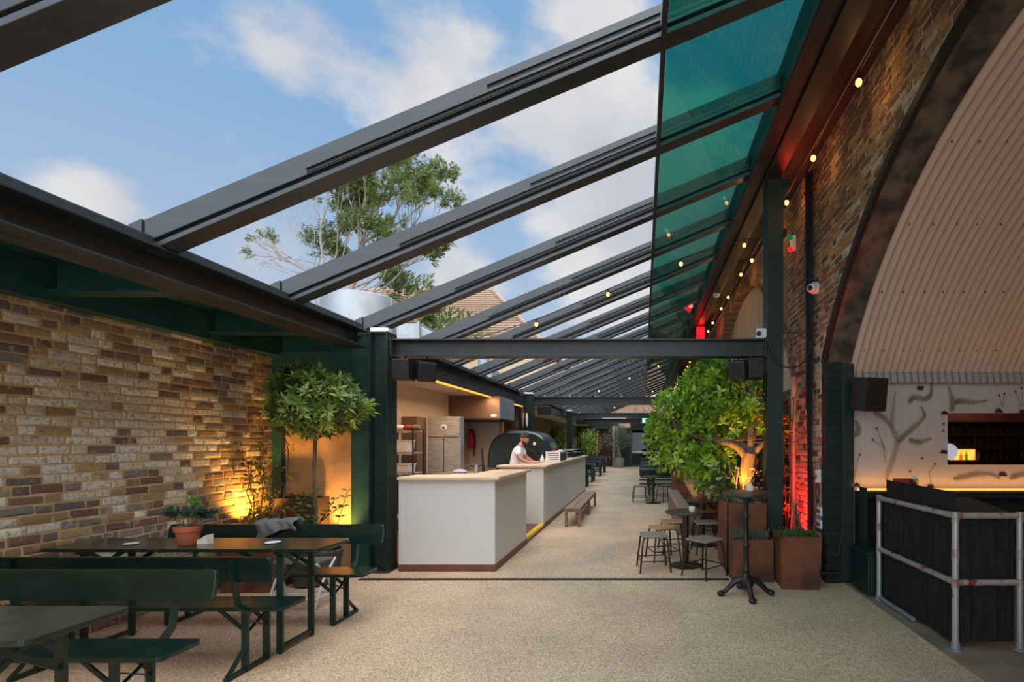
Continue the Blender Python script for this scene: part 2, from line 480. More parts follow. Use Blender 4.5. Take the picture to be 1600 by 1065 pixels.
elev = sp.outputs[2]
blue = mixc(rng(elev, .05, .6), (.50, .60, .74), (.225, .42, .69))
nz = N.new('ShaderNodeTexNoise'); nz.inputs['Scale'].default_value = 5.2; nz.inputs['Detail'].default_value = 9; nz.inputs['Roughness'].default_value = .56
mp = N.new('ShaderNodeMapping'); mp.inputs['Scale'].default_value = (1, 1, 1.7); mp.inputs['Location'].default_value = (2.4, .6, 1.1)
L.new(d, mp.inputs[0]); L.new(mp.outputs[0], nz.inputs[0])
mask = nz.outputs['Fac']
# banks of cloud: direction, size, weight
for px, py, size, w in ((1000, 300, .30, .30), (740, 190, .17, .22), (620, 170, .10, .16), (430, 5, .09, .24), (440, 110, .05, .16), (690, 30, .10, .2),
                        (135, 310, .075, .40), (720, 440, .11, .26), (0, 330, .05, .2), (520, 90, .07, .12), (900, 60, .2, .25), (950, 450, .22, .22), (420, 440, .12, .16)):
    v = Vector(((px - 1005) / 800, 1, (690 - py) / 800)).normalized()
    dp = N.new('ShaderNodeVectorMath'); dp.operation = 'DISTANCE'; L.new(d, dp.inputs[0]); dp.inputs[1].default_value = v
    mask = mth('ADD', mask, rng(dp.outputs['Value'], size, size * .15, 0, w))
back = rng(mth('SUBTRACT', mth('MULTIPLY', sp.outputs[1], .85), mth('MULTIPLY', sp.outputs[0], .5)), .2, -.55)
mask = mth('ADD', mask, mth('MULTIPLY', back, .3))
cl = rng(mask, .55, .84)
shade = N.new('ShaderNodeTexNoise'); shade.inputs['Scale'].default_value = 3.4; shade.inputs['Detail'].default_value = 6; L.new(d, shade.inputs[0])
cloudc = mixc(rng(shade.outputs['Fac'], .35, .65), (.80, .79, .79), (.55, .58, .66))
skyc = mixc(cl, blue, cloudc)
bri = mth('ADD', 1.0, mth('MULTIPLY', back, 3.6))          # unseen cloud bank behind and right of the camera, added to brighten the yard
bri = mth('ADD', bri, rng(elev, .75, .98, 0, 1.6))  # zenith out of view raised too, adding light from above
vm = N.new('ShaderNodeVectorMath'); vm.operation = 'SCALE'; L.new(skyc, vm.inputs[0]); L.new(bri, vm.inputs['Scale'])
L.new(vm.outputs[0], bg.inputs['Color']); bg.inputs['Strength'].default_value = 1.0

sun = bpy.data.lights.new('veiled sun', 'SUN'); sun.energy = 2.2; sun.angle = math.radians(75); sun.color = (1, .95, .87)
so = bpy.data.objects.new('veiled sun', sun); COL.objects.link(so)
so.rotation_euler = Vector((.38, -.40, 1)).to_track_quat('Z', 'Y').to_euler()


def lamp(kind, loc, energy, col, size=.05, aim=None, spot=None, blend=.6, sx=None, sy=None):
    l = bpy.data.lights.new('lamp', kind); l.energy = energy; l.color = col
    if kind in ('POINT', 'SPOT'): l.shadow_soft_size = size
    if kind == 'SPOT': l.spot_size = spot; l.spot_blend = blend
    if kind == 'AREA':
        l.shape = 'RECTANGLE'; l.size = sx; l.size_y = sy
    o = bpy.data.objects.new('lamp', l); COL.objects.link(o); o.location = loc
    if aim is not None: o.rotation_euler = (Vector(loc) - Vector(aim)).to_track_quat('Z', 'Y').to_euler()
    return o


# ------------------------------------------------------------------ floors
struct(MB().box(-4.75, 2.28, -6, 33.3, -.12, 0).build('floor', M['gravel']))
struct(MB().box(2.28, 11, -4, 6.2, -.12, -.004).build('floor', M['concrete']))
struct(MB().box(2.28, 3.2, 6.2, 33.3, -.12, -.004).build('floor', M['concrete']))
struct(MB().box(-90, -4.75, -10, 120, -.2, -.06).box(-4.75, 40, 33.3, 120, -.2, -.06).build('ground', M['earth']))

# ------------------------------------------------------------------ brick walls
def brick(mb, X, n, y0, y1, z0, z1, col, depth):
    j = lambda a: RND.uniform(-a, a) * 1.8
    ring = lambda e, dx: [(X + n * dx, y0 + e + j(.003), z0 + e + j(.003)), (X + n * dx, y1 - e + j(.003), z0 + e + j(.003)),
                          (X + n * dx, y1 - e + j(.003), z1 - e + j(.003)), (X + n * dx, y0 + e + j(.003), z1 - e + j(.003))]
    V = ring(0, -.004) + ring(.001, depth * .6) + ring(.009, depth) + [(X + n * (depth + .002 + j(.002)), (y0 + y1) / 2 + j(.02), (z0 + z1) / 2 + j(.01))]
    F = []
    for a in (0, 4):
        for i in range(4):
            k = (i + 1) % 4; F.append((a + i, a + k, a + 4 + k, a + 4 + i))
    for i in range(4): F.append((8 + i, 8 + (i + 1) % 4, 12))
    if n < 0: F = [f[::-1] for f in F]
    mb._add(V, F, col)


def brickwork(mb, X, n, ya, yb, za, zb, colf, ok=None, dep=(.004, .010)):
    z = za; r = 0
    while z < zb - .02:
        y = ya - RND.uniform(0, .2); st = r % 2
        while y < yb:
            w = (.215 if st else .103) + RND.uniform(-.008, .008); st = 1 - st
            if RND.random() < .12: st = 1 - st
            a, b = max(y, ya), min(y + w, yb)
            h = .060 + RND.uniform(-.006, .005)
            if b - a > .03 and (ok is None or (ok(a, z) and ok(b, z) and ok(a, z + h) and ok(b, z + h))):
                brick(mb, X, n, a, b, z + .005, min(z + .005 + h, zb), colf((a + b) / 2, z), RND.uniform(*dep))
            y += w + .017
        z += .075; r += 1


def pick(cs, v=.12):
    c = RND.choice(cs); k = 1 + RND.uniform(-v, v)
    return (c[0] * k, c[1] * k, c[2] * k)


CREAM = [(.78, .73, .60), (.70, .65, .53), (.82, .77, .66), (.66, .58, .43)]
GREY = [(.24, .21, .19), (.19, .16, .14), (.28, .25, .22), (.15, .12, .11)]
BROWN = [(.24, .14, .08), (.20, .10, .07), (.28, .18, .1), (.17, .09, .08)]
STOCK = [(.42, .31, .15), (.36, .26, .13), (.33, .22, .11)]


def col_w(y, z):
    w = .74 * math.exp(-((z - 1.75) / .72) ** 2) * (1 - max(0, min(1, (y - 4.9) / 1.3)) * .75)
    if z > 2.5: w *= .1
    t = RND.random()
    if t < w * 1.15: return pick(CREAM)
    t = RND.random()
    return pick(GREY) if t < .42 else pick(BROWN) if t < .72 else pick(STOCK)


w = struct(MB().box(-4.86, -4.62, -6, 6.42, 0, 2.69).build('wall_left', M['mortar_w']))
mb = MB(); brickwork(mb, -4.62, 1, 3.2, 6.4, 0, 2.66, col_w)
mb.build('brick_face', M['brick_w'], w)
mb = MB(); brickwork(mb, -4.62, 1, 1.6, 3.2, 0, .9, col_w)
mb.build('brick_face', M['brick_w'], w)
w = struct(MB().box(-4.9, -4.3, 12.72, 33.3, 0, 2.95).build('wall_left', M['brick_far_w']))

# viaduct wall with its arches: centre, height of centre, radius
ARCH = [(2.45, .40, 4.02), (11.3, .125, 4.7), (20.9, .125, 4.7), (30.5, .125, 4.7)]
SPR = 2.48
TOP = 6.4


def zlow(y):
    for yc, zc, r in ARCH:
        hw = math.sqrt(r * r - (SPR - zc) ** 2)
        if abs(y - yc) < hw: return zc + math.sqrt(r * r - (y - yc) ** 2)
    return 0.0


def wall_strip(mb, X0, X1, ya, yb):
    ys = set([ya, yb])
    for yc, zc, r in ARCH:
        hw = math.sqrt(r * r - (SPR - zc) ** 2)
        for k in range(49):
            y = yc - hw + 2 * hw * k / 48
            if ya <= y <= yb: ys.add(round(y, 5))
        for e in (yc - hw - 1e-4, yc + hw + 1e-4, yc - hw + 1e-4, yc + hw - 1e-4):
            if ya <= e <= yb: ys.add(e)
    ys = sorted(ys)
    for a, b in zip(ys, ys[1:]):
        za, zb = zlow(a), zlow(b)
        if (za == 0) != (zb == 0):
            za = zb = max(za, zb) if False else (0 if b - a > 1e-3 else max(za, zb))
        mb._add([(X0, a, za), (X0, b, zb), (X0, b, TOP), (X0, a, TOP), (X1, a, za), (X1, b, zb), (X1, b, TOP), (X1, a, TOP)],
                [(0, 3, 2, 1), (4, 5, 6, 7), (0, 1, 5, 4), (3, 7, 6, 2)])


mb = MB(); wall_strip(mb, 2.1, 2.42, -6, 7.4); w1 = struct(mb.build('wall_right', M['mortar_e']))


def okE(y, z):
    yc, zc, r = ARCH[0]
    if z < SPR and y < 5.93: return False
    if (y - yc) ** 2 + (z - zc) ** 2 < (r + .05) ** 2 and z >= SPR - .2: return False
    yc, zc, r = ARCH[1]
    hw = math.sqrt(r * r - (SPR - zc) ** 2)
    if z < SPR + .1 and y > yc - hw: return False
    return not ((y - yc) ** 2 + (z - zc) ** 2 < (r + .02) ** 2 and z >= SPR - .2)


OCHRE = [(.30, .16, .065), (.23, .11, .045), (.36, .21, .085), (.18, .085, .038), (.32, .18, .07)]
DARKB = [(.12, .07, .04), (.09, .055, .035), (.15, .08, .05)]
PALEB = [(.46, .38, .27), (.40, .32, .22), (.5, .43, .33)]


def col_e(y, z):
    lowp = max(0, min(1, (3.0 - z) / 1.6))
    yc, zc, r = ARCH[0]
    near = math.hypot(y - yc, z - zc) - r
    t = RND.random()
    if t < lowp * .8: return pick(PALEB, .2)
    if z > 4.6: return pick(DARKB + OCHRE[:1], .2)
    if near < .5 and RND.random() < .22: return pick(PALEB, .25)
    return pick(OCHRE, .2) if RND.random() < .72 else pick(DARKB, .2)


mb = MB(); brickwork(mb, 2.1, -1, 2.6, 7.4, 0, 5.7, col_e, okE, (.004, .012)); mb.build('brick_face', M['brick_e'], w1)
mb = MB(); wall_strip(mb, 2.1, 2.42, 7.4, 33.3); w2 = struct(mb.build('wall_right', M['brick_far']))


def ring(mb, yc, zc, r0, r1, X0, X1, n=72, col=None, a0=None):
    hw = math.acos(min(1, (SPR - zc) / r0)) if a0 is None else a0
    for k in range(n):
        A = -hw + 2 * hw * k / n; B = -hw + 2 * hw * (k + 1) / n
        p = lambda r, a, X: (X, yc + r * math.sin(a), zc + r * math.cos(a))
        mb.hexa([p(r0, A, X0), p(r0, A, X1), p(r0, B, X1), p(r0, B, X0), p(r1, A, X0), p(r1, A, X1), p(r1, B, X1), p(r1, B, X0)],
                col(k) if callable(col) else col)


# stone soffit and the black metal edging round the open arch
yc, zc, r = ARCH[0]
M['arch_stone'] = P('sooted arch stone', (.13, .095, .065), .85, col2=(.03, .026, .023), scale=5, lo=.4, hi=.62, bump=.6, bscale=16, detail=9)
mb = MB(); ring(mb, yc, zc, r - .03, r + .02, 2.09, 2.44, 90); mb.build('arch_soffit', M['arch_stone'], w1)
mb = MB(); ring(mb, yc, zc, r - .04, r + .045, 2.05, 2.095, 90); mb.build('arch_edging', M['steel_dk'], w1)
# brick rings over the other arches
for k, (yc, zc, r) in enumerate(ARCH[1:3]):
    mb = MB()
    for q in range(2):
        ring(mb, yc, zc, r + .01 + q * .115, r + .115 + q * .115, 2.085, 2.12, 150, lambda i: pick(OCHRE + DARKB, .25))
    mb.build('arch_voussoir', M['brick_e'], w2)
# arch infill boards with dark framed doors below
for n_, (yc, zc, r) in enumerate(ARCH[1:]):
    hw = math.sqrt(r * r - (SPR - zc) ** 2)
    poly = [(yc - hw, 2.35)] + [(yc + r * math.sin(a), zc + r * math.cos(a)) for a in [(-1 + 2 * k / 40) * math.asin(hw / r) for k in range(41)]] + [(yc + hw, 2.35)]
    p = struct(MB().prism(poly, 'x', 2.3, 2.36).build('wall_right', M['copperwall']))
    mb = MB().box(2.3, 2.36, yc - hw, yc + hw, 0, .2).box(2.24, 2.36, yc - hw, yc + hw, 2.25, 2.4)
    for q in range(9):
        y = yc - hw + .04 + (2 * hw - .12) * q / 8; mb.box(2.24, 2.36, y, y + .08, 0, 2.35)
    struct(mb.build('window_%d' % (n_ + 1), M['green_dk']))
    g = struct(MB().box(2.31, 2.33, yc - hw, yc + hw, .2, 2.3).build('window_%d' % (n_ + 11), M['steel_dk']))
struct(MB().box(2.06, 2.2, 7.06, 7.14, 0, 2.5).build('trim_1', M['copperwall']))

# green painted pier foot
struct(MB().box(2.07, 2.25, 5.79, 5.95, 0, 2.5).build('trim_2', M['brick_green'], bevel=.012))
struct(MB().box(2.25, 2.40, 5.82, 6.0, 0, 2.49).build('trim_3', M['green_dk'], bevel=.01))

# ------------------------------------------------------------------ vaulted bar in the arch
yc, zc, r = ARCH[0]; r = 3.97
pit = .078; nx = int((10.5 - 2.36) / pit * 6); na = 60
amax = math.acos((2.36 - zc) / r)
V = []; F = []
for i in range(nx + 1):
    x = 2.36 + i * pit / 6
    rr = r - .006 + .017 * math.sin(2 * pi * i / 6)
    for k in range(na + 1):
        a = -amax + 2 * amax * k / na
        V.append((x, yc + rr * math.sin(a), zc + rr * math.cos(a)))
for i in range(nx):
    for k in range(na):
        q = i * (na + 1) + k; F.append((q, q + 1, q + na + 2, q + na + 1))
mb = MB(); mb._add(V, F); vault = struct(mb.build('ceiling', M['corr'], smooth=True, angle=None))
mb = MB()
for zr in (2.62, 3.15, 3.62, 4.0):
    a = math.acos((zr - zc) / (r - .012))
    for q in range(22):
        x = 2.47 + q * .21 + (q % 3) * .01
        mb.ball((x, yc + (r - .012) * math.sin(a), zr), .010, 6, 4)
mb.build('screw', M['bark'], vault, kind='stuff')
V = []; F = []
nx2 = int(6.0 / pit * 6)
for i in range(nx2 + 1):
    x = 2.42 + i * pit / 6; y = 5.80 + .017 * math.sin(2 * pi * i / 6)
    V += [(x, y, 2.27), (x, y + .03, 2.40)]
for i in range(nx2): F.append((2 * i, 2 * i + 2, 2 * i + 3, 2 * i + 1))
mb = MB(); mb._add(V, F); struct(mb.build('vault_shade_strip', M['corr_shade'], smooth=True, angle=None))  # separate strip whose colour stands in for shade under the vault
# boarded wall with the prints
bw = MB()
x = 2.42
while x < 10.5:
    bw.box(x, x + .096, 5.88, 5.92, 0, 2.42); x += .1
wb = struct(bw.build('wall_back', M['board_white']))
MB().box(2.42, 10.5, 5.883, 6.0, 0, 2.5).build('groove', P('groove paint', (.75, .7, .64), .5), wb)
wb2 = struct(MB().box(10.5, 10.6, -2, 6.1, 0, 5).build('wall_right', M['red_curtain']))
struct(MB().box(2.43, 10.5, -1.75, -1.45, 0, 5).build('wall_front', M['black_wood']))


def D5(x, y, dy=0):  # a print on the boarded wall
    return at(1300 + x / 5.327, 560 + y / 5.327, 5.872 - dy)


def spline(pts, m=10):
    out = []
    n = len(pts)
    for i in range(n - 1):
        p0, p1, p2, p3 = pts[max(i - 1, 0)], pts[i], pts[i + 1], pts[min(i + 2, n - 1)]
        for k in range(m):
            t = k / m
            out.append(tuple(.5 * ((2 * b) + (c - a) * t + (2 * a - 5 * b + 4 * c - e) * t * t + (-a + 3 * b - 3 * c + e) * t ** 3) for a, b, c, e in zip(p0, p1, p2, p3)))
    out.append(tuple(pts[-1])); return out


ferns = [[(450, 1010), (500, 850), (545, 690), (495, 560), (510, 420), (525, 275)], [(545, 700), (600, 640), (680, 570), (770, 480), (740, 400)],
         [(640, 670), (720, 695), (825, 662)], [(350, 440), (430, 490), (500, 570)], [(640, 370), (680, 322), (780, 335), (825, 280), (825, 195)],
         [(1000, 440), (1000, 340), (968, 232)], [(1020, 380), (1060, 350), (1170, 365), (1295, 347)], [(1010, 1000), (1100, 985), (1210, 960), (1330, 965), (1400, 1000)],
         [(190, 650), (222, 585), (195, 515)], [(1480, 1000), (1550, 970), (1650, 960), (1760, 1000)]]
for fr in ferns:
    pts = [D5(*p) for p in spline(fr, 16)]; fk = 0
    mb = MB(); m = len(pts)
    for i in range(m - 1):
        a, b = pts[i], pts[i + 1]; dd = (b - a).normalized(); pr = Vector((dd.z, 0, -dd.x))
        t = i / m; wd = .043 * min(1, 6 * t + .4) * (1.0 - .72 * max(0, (t - .45) / .55))
        for s in (-1, 1):
            for q in (0,):
                c = a.lerp(b, q); tip = c + pr * s * wd * RND.uniform(.7, 1.1) + dd * wd * .55; jj = Vector((0, -.0012 * (fk % 6), 0)); fk += 1; tip += jj; c = c + jj
                e = dd * .003
                mb._add([c - e, c + e, tip, c.lerp(tip, .55) - dd * .004], [(0, 1, 2, 3)])
    mb.build('painted_fern', M['fern'], wb)
mb = MB()
for x, y, s in ((735, 210, 1), (940, 440, .8), (935, 765, .9), (1390, 425, 1), (1590, 430, 1), (1425, 955, 1.1), (205, 1040, .9), (820, 1050, .9)):
    c = D5(x, y + 22, .001)
    for a in (-75, -38, 0, 40, 78):
        dd = Vector((math.sin(math.radians(a)), 0, math.cos(math.radians(a))))
        if y == 210: dd.z = -dd.z
        pr = Vector((dd.z, 0, -dd.x)); Ln = .062 * s * RND.uniform(.8, 1.1)
        mb._add([c, c + dd * Ln * .5 + pr * .014, c + dd * Ln, c + dd * Ln * .5 - pr * .014], [(0, 1, 2, 3)])
    mb.build('painted_flower', M['inkblack'], wb); mb = MB()
for x, y, st in ((370, 580, [(440, 760), (420, 690)]), (232, 800, [(200, 900), (190, 1000)]), (750, 828, []), (860, 875, [(808, 950), (825, 1040)]), (650, 938, []),
                 (340, 675, [(430, 745), (445, 860)]), (1390, 305, [(1415, 400)]), (1437, 290, [(1425, 400)]), (1525, 272, [(1575, 400)]), (1580, 245, [(1590, 400)]), (930, 545, []), (925, 600, [])):
    c = D5(x, y, .001)
    for k in range(5):
        a = 2 * pi * k / 5; dd = Vector((math.sin(a), 0, math.cos(a))); pr = Vector((dd.z, 0, -dd.x))
        mb._add([c, c + dd * .009 + pr * .005, c + dd * .02, c + dd * .009 - pr * .005], [(0, 1, 2, 3)])
    prev = c
    for p in st:
        q = D5(*p, .001); dd = (q - prev).normalized(); pr = Vector((dd.z, 0, -dd.x)) * .0022
        mb._add([prev - pr, prev + pr, q + pr, q - pr], [(0, 1, 2, 3)]); prev = q
    mb.build('painted_flower', M['inkblack'], wb); mb = MB()

# ledge with the amber strip, dark panelling under it
t = thing('wall_ledge', 'dark timber ledge along the white boarded wall with amber light behind it', 'shelf', (5, 5.7, 0))
MB().box(2.42, 9, 5.62, 5.86, .98, 1.045).build('ledge_board', M['black_wood'], t)
MB().box(2.42, 9, 5.72, 5.86, 0, .98).build('back_panel', M['black_wood'], t)
MB().box(2.45, 9, 5.845, 5.862, 1.046, 1.066).build('light_strip', M['led_bar'], t)
lamp('AREA', (4.6, 5.78, 1.09), 7, (1, .40, .08), aim=(4.6, 5.93, 2.0), sx=4.4, sy=.03)
t = thing('wall_mirror', 'frameless mirror on the printed white wall showing bar shelves', 'mirror', (4.5, 5.86, 1.3))
a, b = at(1480, 645, 5.87), at(1480, 725.5, 5.87)
MB().box(a.x, 5.75, 5.862, 5.879, b.z, a.z).build('glass', M['mirror'], t)
# the bar that the mirror shows
t = thing('back_bar', 'dark bar shelving with lit bottles seen in the mirror', 'shelf', (8.3, -1.2, 0))
MB().box(6.4, 10.3, -1.44, -1.40, 0, 2.6).build('back_board', M['red_curtain'], t)
for z in (1.12, 1.45, 1.8, 2.12):
    MB().box(6.4, 10.3, -1.40, -1.12, z - .03, z).build('shelf', M['black_wood'], t)
MB().box(6.4, 10.3, -1.40, -.6, 0, 1.0).build('counter', M['black_wood'], t)
MB().box(7.75, 8.5, -1.395, -1.385, 1.14, 1.40).build('light_panel', M['led_bar'], t)
g_ = thing('globe_glow', 'glowing white globe standing in for the bright window shape in the wall mirror', 'lamp', (7.5, -.85, 1.0))  # added glowing ball in place of a reflected white window
MB().ball((7.5, -.85, 1.36), .2, 20, 12).build('glow_ball', emitter('window stand-in glow', (.85, .82, .95), .55), g_, smooth=True)
MB().cyl((7.5, -.85, 1.0), (7.5, -.85, 1.2), .03).build('base', M['black'], g_)  # stand of the added globe
k = 0
for z in (1.12, 1.45, 1.8):
    for i in range(22):
        x = 6.5 + i * .17 + RND.uniform(-.02, .02); h = RND.uniform(.22, .29)
        b = MB().lathe([(.034, 0), (.036, .02), (.036, h * .6), (.013, h * .74), (.013, h), (.001, h)], (x, -1.24, z + .001), 10)
        tag(b.build('bottle', M[('amber_glass', 'bottle_green', 'clear_glass')[i % 3]], smooth=True), 'spirit bottle on the bar shelving shown by the wall mirror', 'bottle', 'bottles on the bar shelving')
lamp('POINT', (6.2, 2.0, 3.6), 26, (1, .72, .5), .3)  # unseen warm fill light added to brighten the vault
lamp('POINT', (8.3, -.5, 3.1), 110, (1, .62, .34), .1)  # unseen light added so the mirrored bottles show
lamp('POINT', (8.4, 2.0, 3.3), 22, (1, .62, .38), .3)  # another unseen fill added deeper in the vault
# ------------------------------------------------------------------ roof
SL = .418
def zr(x): return 2.96 + (x + 3.33) * SL


def sbox(mb, x0, x1, y0, y1, d0, d1):
    P_ = []
    for dd in (d0, d1):
        for x, y in ((x0, y0), (x1, y0), (x1, y1), (x0, y1)):
            P_.append((x, y, zr(x) + dd))
    return mb.hexa(P_)


YF = [-4.8, -3.4, -2.0, -.6, .8, 2.21, 3.69, 5.04, 6.47] + [6.47 + 1.4 * k for k in range(1, 20)]
YF = [y for y in YF if y < 33.2]


def raft_label(k):
    return 'sloping anthracite roof rafter, %s from the camera end of the roof' % ORD[k]


proto = None
for k, Y in enumerate(YF):
    if proto is None:
        t = thing('roof_rafter', raft_label(k), 'rafter', (-3.5, Y, zr(-3.5)), 0, 'sloping rafters of the open roof')
        sbox(MB(), -3.46, 1.36, Y - .14, Y - .03, .075, .235).build('main_beam', M['steel_b'], t, bevel=.004)
        sbox(MB(), -3.44, 1.36, Y - .15, Y, 0, .035).build('lower_flange', M['steel_b'], t, bevel=.003)
        sbox(MB(), -3.44, 1.36, Y - .115, Y - .05, .03, .08).build('web', M['steel_dk'], t)  # blackened to read as the shaded gap above the flange
        for x0, d0 in ((-2.33, .082), (-1.08, .135)):
            sb = sbox(MB(), x0, .12, Y - .145, Y - .135, d0, d0 + .026).build('track_shade_bar', M['steel_dk'], t)  # black bar paints the shade of the track groove
            sbox(MB(), x0, .12, Y - .158, Y - .14, d0 + .026, d0 + .044).build('track_rail', M['steel_b'], sb)
        sbox(MB(), -3.56, -3.47, Y - .15, Y - .02, .02, .24).build('end_cap', M['steel_b'], t)
        proto = t
    else:
        dup(proto, (-3.5, Y, zr(-3.5)), None, raft_label(k))
for k, (a, b) in enumerate(zip(YF, YF[1:])):
    p = thing('glass_roof_pane', 'teal tinted roof pane beside the gutter, %s from the camera end' % ORD[k], 'roof pane', (.75, (a + b) / 2, zr(.75)), 0, 'teal glass roof panes')
    for d0 in (.045, .088, .131): sbox(MB(), .17, 1.33, a + .005, b - .155, d0, d0 + .010).build('glass_sheet', M['green_glass'], p)
t = thing('roof_purlin', 'long slim purlin where the open roof meets the teal panes', 'purlin', (.13, 0, zr(.13)))
sbox(MB(), .125, .165, -6, 33.1, -.008, .10).build('rail', M['steel_b'], t)
t = thing('box_gutter', 'long dark twin box gutter between teal roof panes and brick wall', 'gutter', (1.5, 0, 4.85))
MB().box(1.31, 1.485, -6, 33.1, 4.86, 5.2).build('inner_channel', M['gutter'], t, bevel=.006)
MB().box(1.495, 1.69, -6, 33.1, 4.835, 5.2).build('outer_channel', M['gutter'], t, bevel=.006)
MB().box(1.69, 2.08, -6, 33.1, 5.02, 5.06).build('flashing', M['steel_dk'], t)
MB().box(1.325, 1.345, -6, 33.1, 4.846, 4.862).build('drip_edge', M['steel_b'], t)

# ------------------------------------------------------------------ eave beams, columns, tie beams
CY = [6.24, 14.4, 22.4]


def ibeam_y(mb, x0, x1, y0, y1, z0, z1, tf=.018, tw=.014):
    xm = (x0 + x1) / 2
    return mb.box(x0, x1, y0, y1, z0, z0 + tf).box(x0, x1, y0, y1, z1 - tf, z1).box(xm - tw / 2, xm + tw / 2, y0, y1, z0, z1)


def ibeam_x(mb, x0, x1, y0, y1, z0, z1, tf=.016, tw=.012):
    ym = (y0 + y1) / 2
    return mb.box(x0, x1, y0, y1, z0, z0 + tf).box(x0, x1, y0, y1, z1 - tf, z1).box(x0, x1, ym - tw / 2, ym + tw / 2, z0, z1)


spans = [(-6, 6.22), (6.52, 14.38), (14.67, 22.38), (22.67, 33.1)]
names = ['above the dining benches and the limewashed brick wall', 'above the kitchen counters', 'above the tables past the kitchen', 'nearest the far end doors']
for (a, b), nm in zip(spans, names):
    t = thing('eave_beam', 'dark steel eave beam ' + nm, 'beam', (-3.47, a, 2.735), 0, 'eave beams', 'thing')
    ibeam_y(MB(), -3.62, -3.33, a, b, 2.735, 2.95).build('i_section', M['steel'], t, bevel=.003)
    MB().box(-3.60, -3.40, a, b, 2.95, 3.03).build('sill_rail', M['steel_b'], t, bevel=.01)
cn = ['beside the white counter front', 'past the pizza oven', 'beside the far picnic tables']
for Y, nm in zip(CY, cn):
    t = thing('steel_column', 'dark steel column under the eave ' + nm, 'column', (-3.235, Y + .125, 0), 0, 'eave columns', 'thing')
    MB().box(-3.35, -3.335, Y, Y + .25, 0, 2.95).box(-3.135, -3.12, Y, Y + .25, 0, 2.95).box(-3.34, -3.13, Y + .118, Y + .132, 0, 2.95).build('h_section', M['green_dk'], t, bevel=.002)
    MB().box(-3.37, -3.10, Y - .01, Y + .26, 0, .02).build('base_plate', M['steel'], t)
    MB().box(-3.345, -3.125, Y + .03, Y + .22, 2.952, 3.0).build('packing_block', M['plastic_white'], t)
cn = ['behind the tall weathered planters', 'beside the second arch', 'beside the far tables under the viaduct']
for Y, nm in zip(CY, cn):
    Y += .06
    t = thing('steel_column', 'tall dark green column up to the gutter ' + nm, 'column', (1.63, Y + .125, 0), 0, 'gutter columns', 'thing')
    MB().box(1.53, 1.545, Y, Y + .25, 0, 4.84).box(1.71, 1.725, Y, Y + .25, 0, 4.84).box(1.53, 1.725, Y + .01, Y + .024, 0, 4.84).build('section', M['green_dk'], t, bevel=.003)
    MB().box(1.50, 1.755, Y - .03, Y + .28, 0, .02).build('base_plate', M['green_dk'], t)
    MB().hexa([(1.60, Y + .02, 4.45), (1.80, Y + .02, 4.75), (1.80, Y + .16, 4.75), (1.60, Y + .16, 4.45), (1.60, Y + .02, 4.835), (1.82, Y + .02, 4.835), (1.82, Y + .16, 4.835), (1.60, Y + .16, 4.835)]).build('haunch_bracket', M['green_dk'], t)
tn = ['carrying the loudspeakers, closest to the camera', 'second from the camera', 'third from the camera']
for Y, nm in zip(CY, tn):
    t = thing('tie_beam', 'horizontal dark steel tie beam ' + nm, 'beam', (-.8, Y + .16, 2.655), 0, 'tie beams', 'thing')
    ibeam_x(MB(), -3.118, 1.528, Y + .06, Y + .26, 2.655, 2.87).build('i_section', M['steel'], t, bevel=.003)
    for x in (-3.11, 1.50):
        MB().box(x, x + .016, Y + .04, Y + .28, 2.64, 2.885).build('end_plate', M['steel'], t)
    if Y > 7:
        for k in range(6):
            MB().box(-2.8 + k * .72, -2.77 + k * .72, Y + .05, Y + .08, 2.872, 2.90).build('clip', M['plastic_white'], t)
# green frame over the left wall
struct(MB().box(-4.95, -3.62, -6, 6.5, 2.96, 3.02).build('ceiling', M['green_paint']))
t = thing('wall_plate_beam', 'dark green beam along the top of the limewashed brick wall', 'beam', (-4.55, 2, 2.69), 0, None, 'thing')
MB().box(-4.62, -4.50, -6, 6.38, 2.665, 2.955).build('channel', M['green_paint'], t, bevel=.004)
for k, Y in enumerate((2.42, 3.86, 5.31)):
    t = thing('cross_beam', 'short green cross beam over the benches, %s from the camera' % ORD[k], 'beam', (-4.1, Y, 2.73), 0, 'green cross beams', 'thing')
    MB().box(-4.50, -3.62, Y, Y + .16, 2.735, 2.75).box(-4.50, -3.62, Y + .075, Y + .085, 2.75, 2.955).build('section', M['green_paint'], t)
# panel between the wall and the column
p = struct(MB().box(-4.62, -3.36, 6.44, 6.5, 0, 2.95).build('wall_back', M['stone']))
mb = MB().box(-4.62, -4.50, 6.36, 6.45, 0, 2.95).box(-3.62, -3.36, 6.34, 6.45, 0, 2.95).box(-4.50, -3.62, 6.36, 6.45, 2.44, 2.72).box(-4.50, -3.62, 6.38, 6.45, 2.72, 2.95)
mb.build('door_frame', M['green_paint'], p, bevel=.004)

# ------------------------------------------------------------------ kitchen shell
struct(MB().box(-4.40, -4.30, 6.5, 12.72, 0, 2.62).build('wall_left', M['kitchen_wall']))
struct(MB().box(-7, -3.40, 6.5, 33.2, 2.62, 2.70).box(-7, -3.63, 6.5, 33.2, 2.70, 2.935).build('ceiling', M['kitchen_wall']))
p = struct(MB().box(-4.30, -3.47, 12.66, 12.74, 0, 2.62).build('wall_back', M['kitchen_wall']))
MB().box(-3.56, -3.46, 12.62, 12.70, 0, 2.62).build('edge_post', M['stone'], p)
struct(MB().box(-4.3, -1.9, 6.5, 16.4, 0, .06).build('floor', M['skirt']))
struct(MB().box(-4.3, -3.47, 14.5, 14.62, 0, 2.62).build('wall_back', M['brick_x']))
t = thing('led_strip', 'amber light strip under the eave beam, from the speakers to the hood', 'light strip', (-3.3, 9, 2.64))
MB().box(-3.395, -3.33, 6.6, 11.28, 2.592, 2.605).build('channel', M['steel'], t)
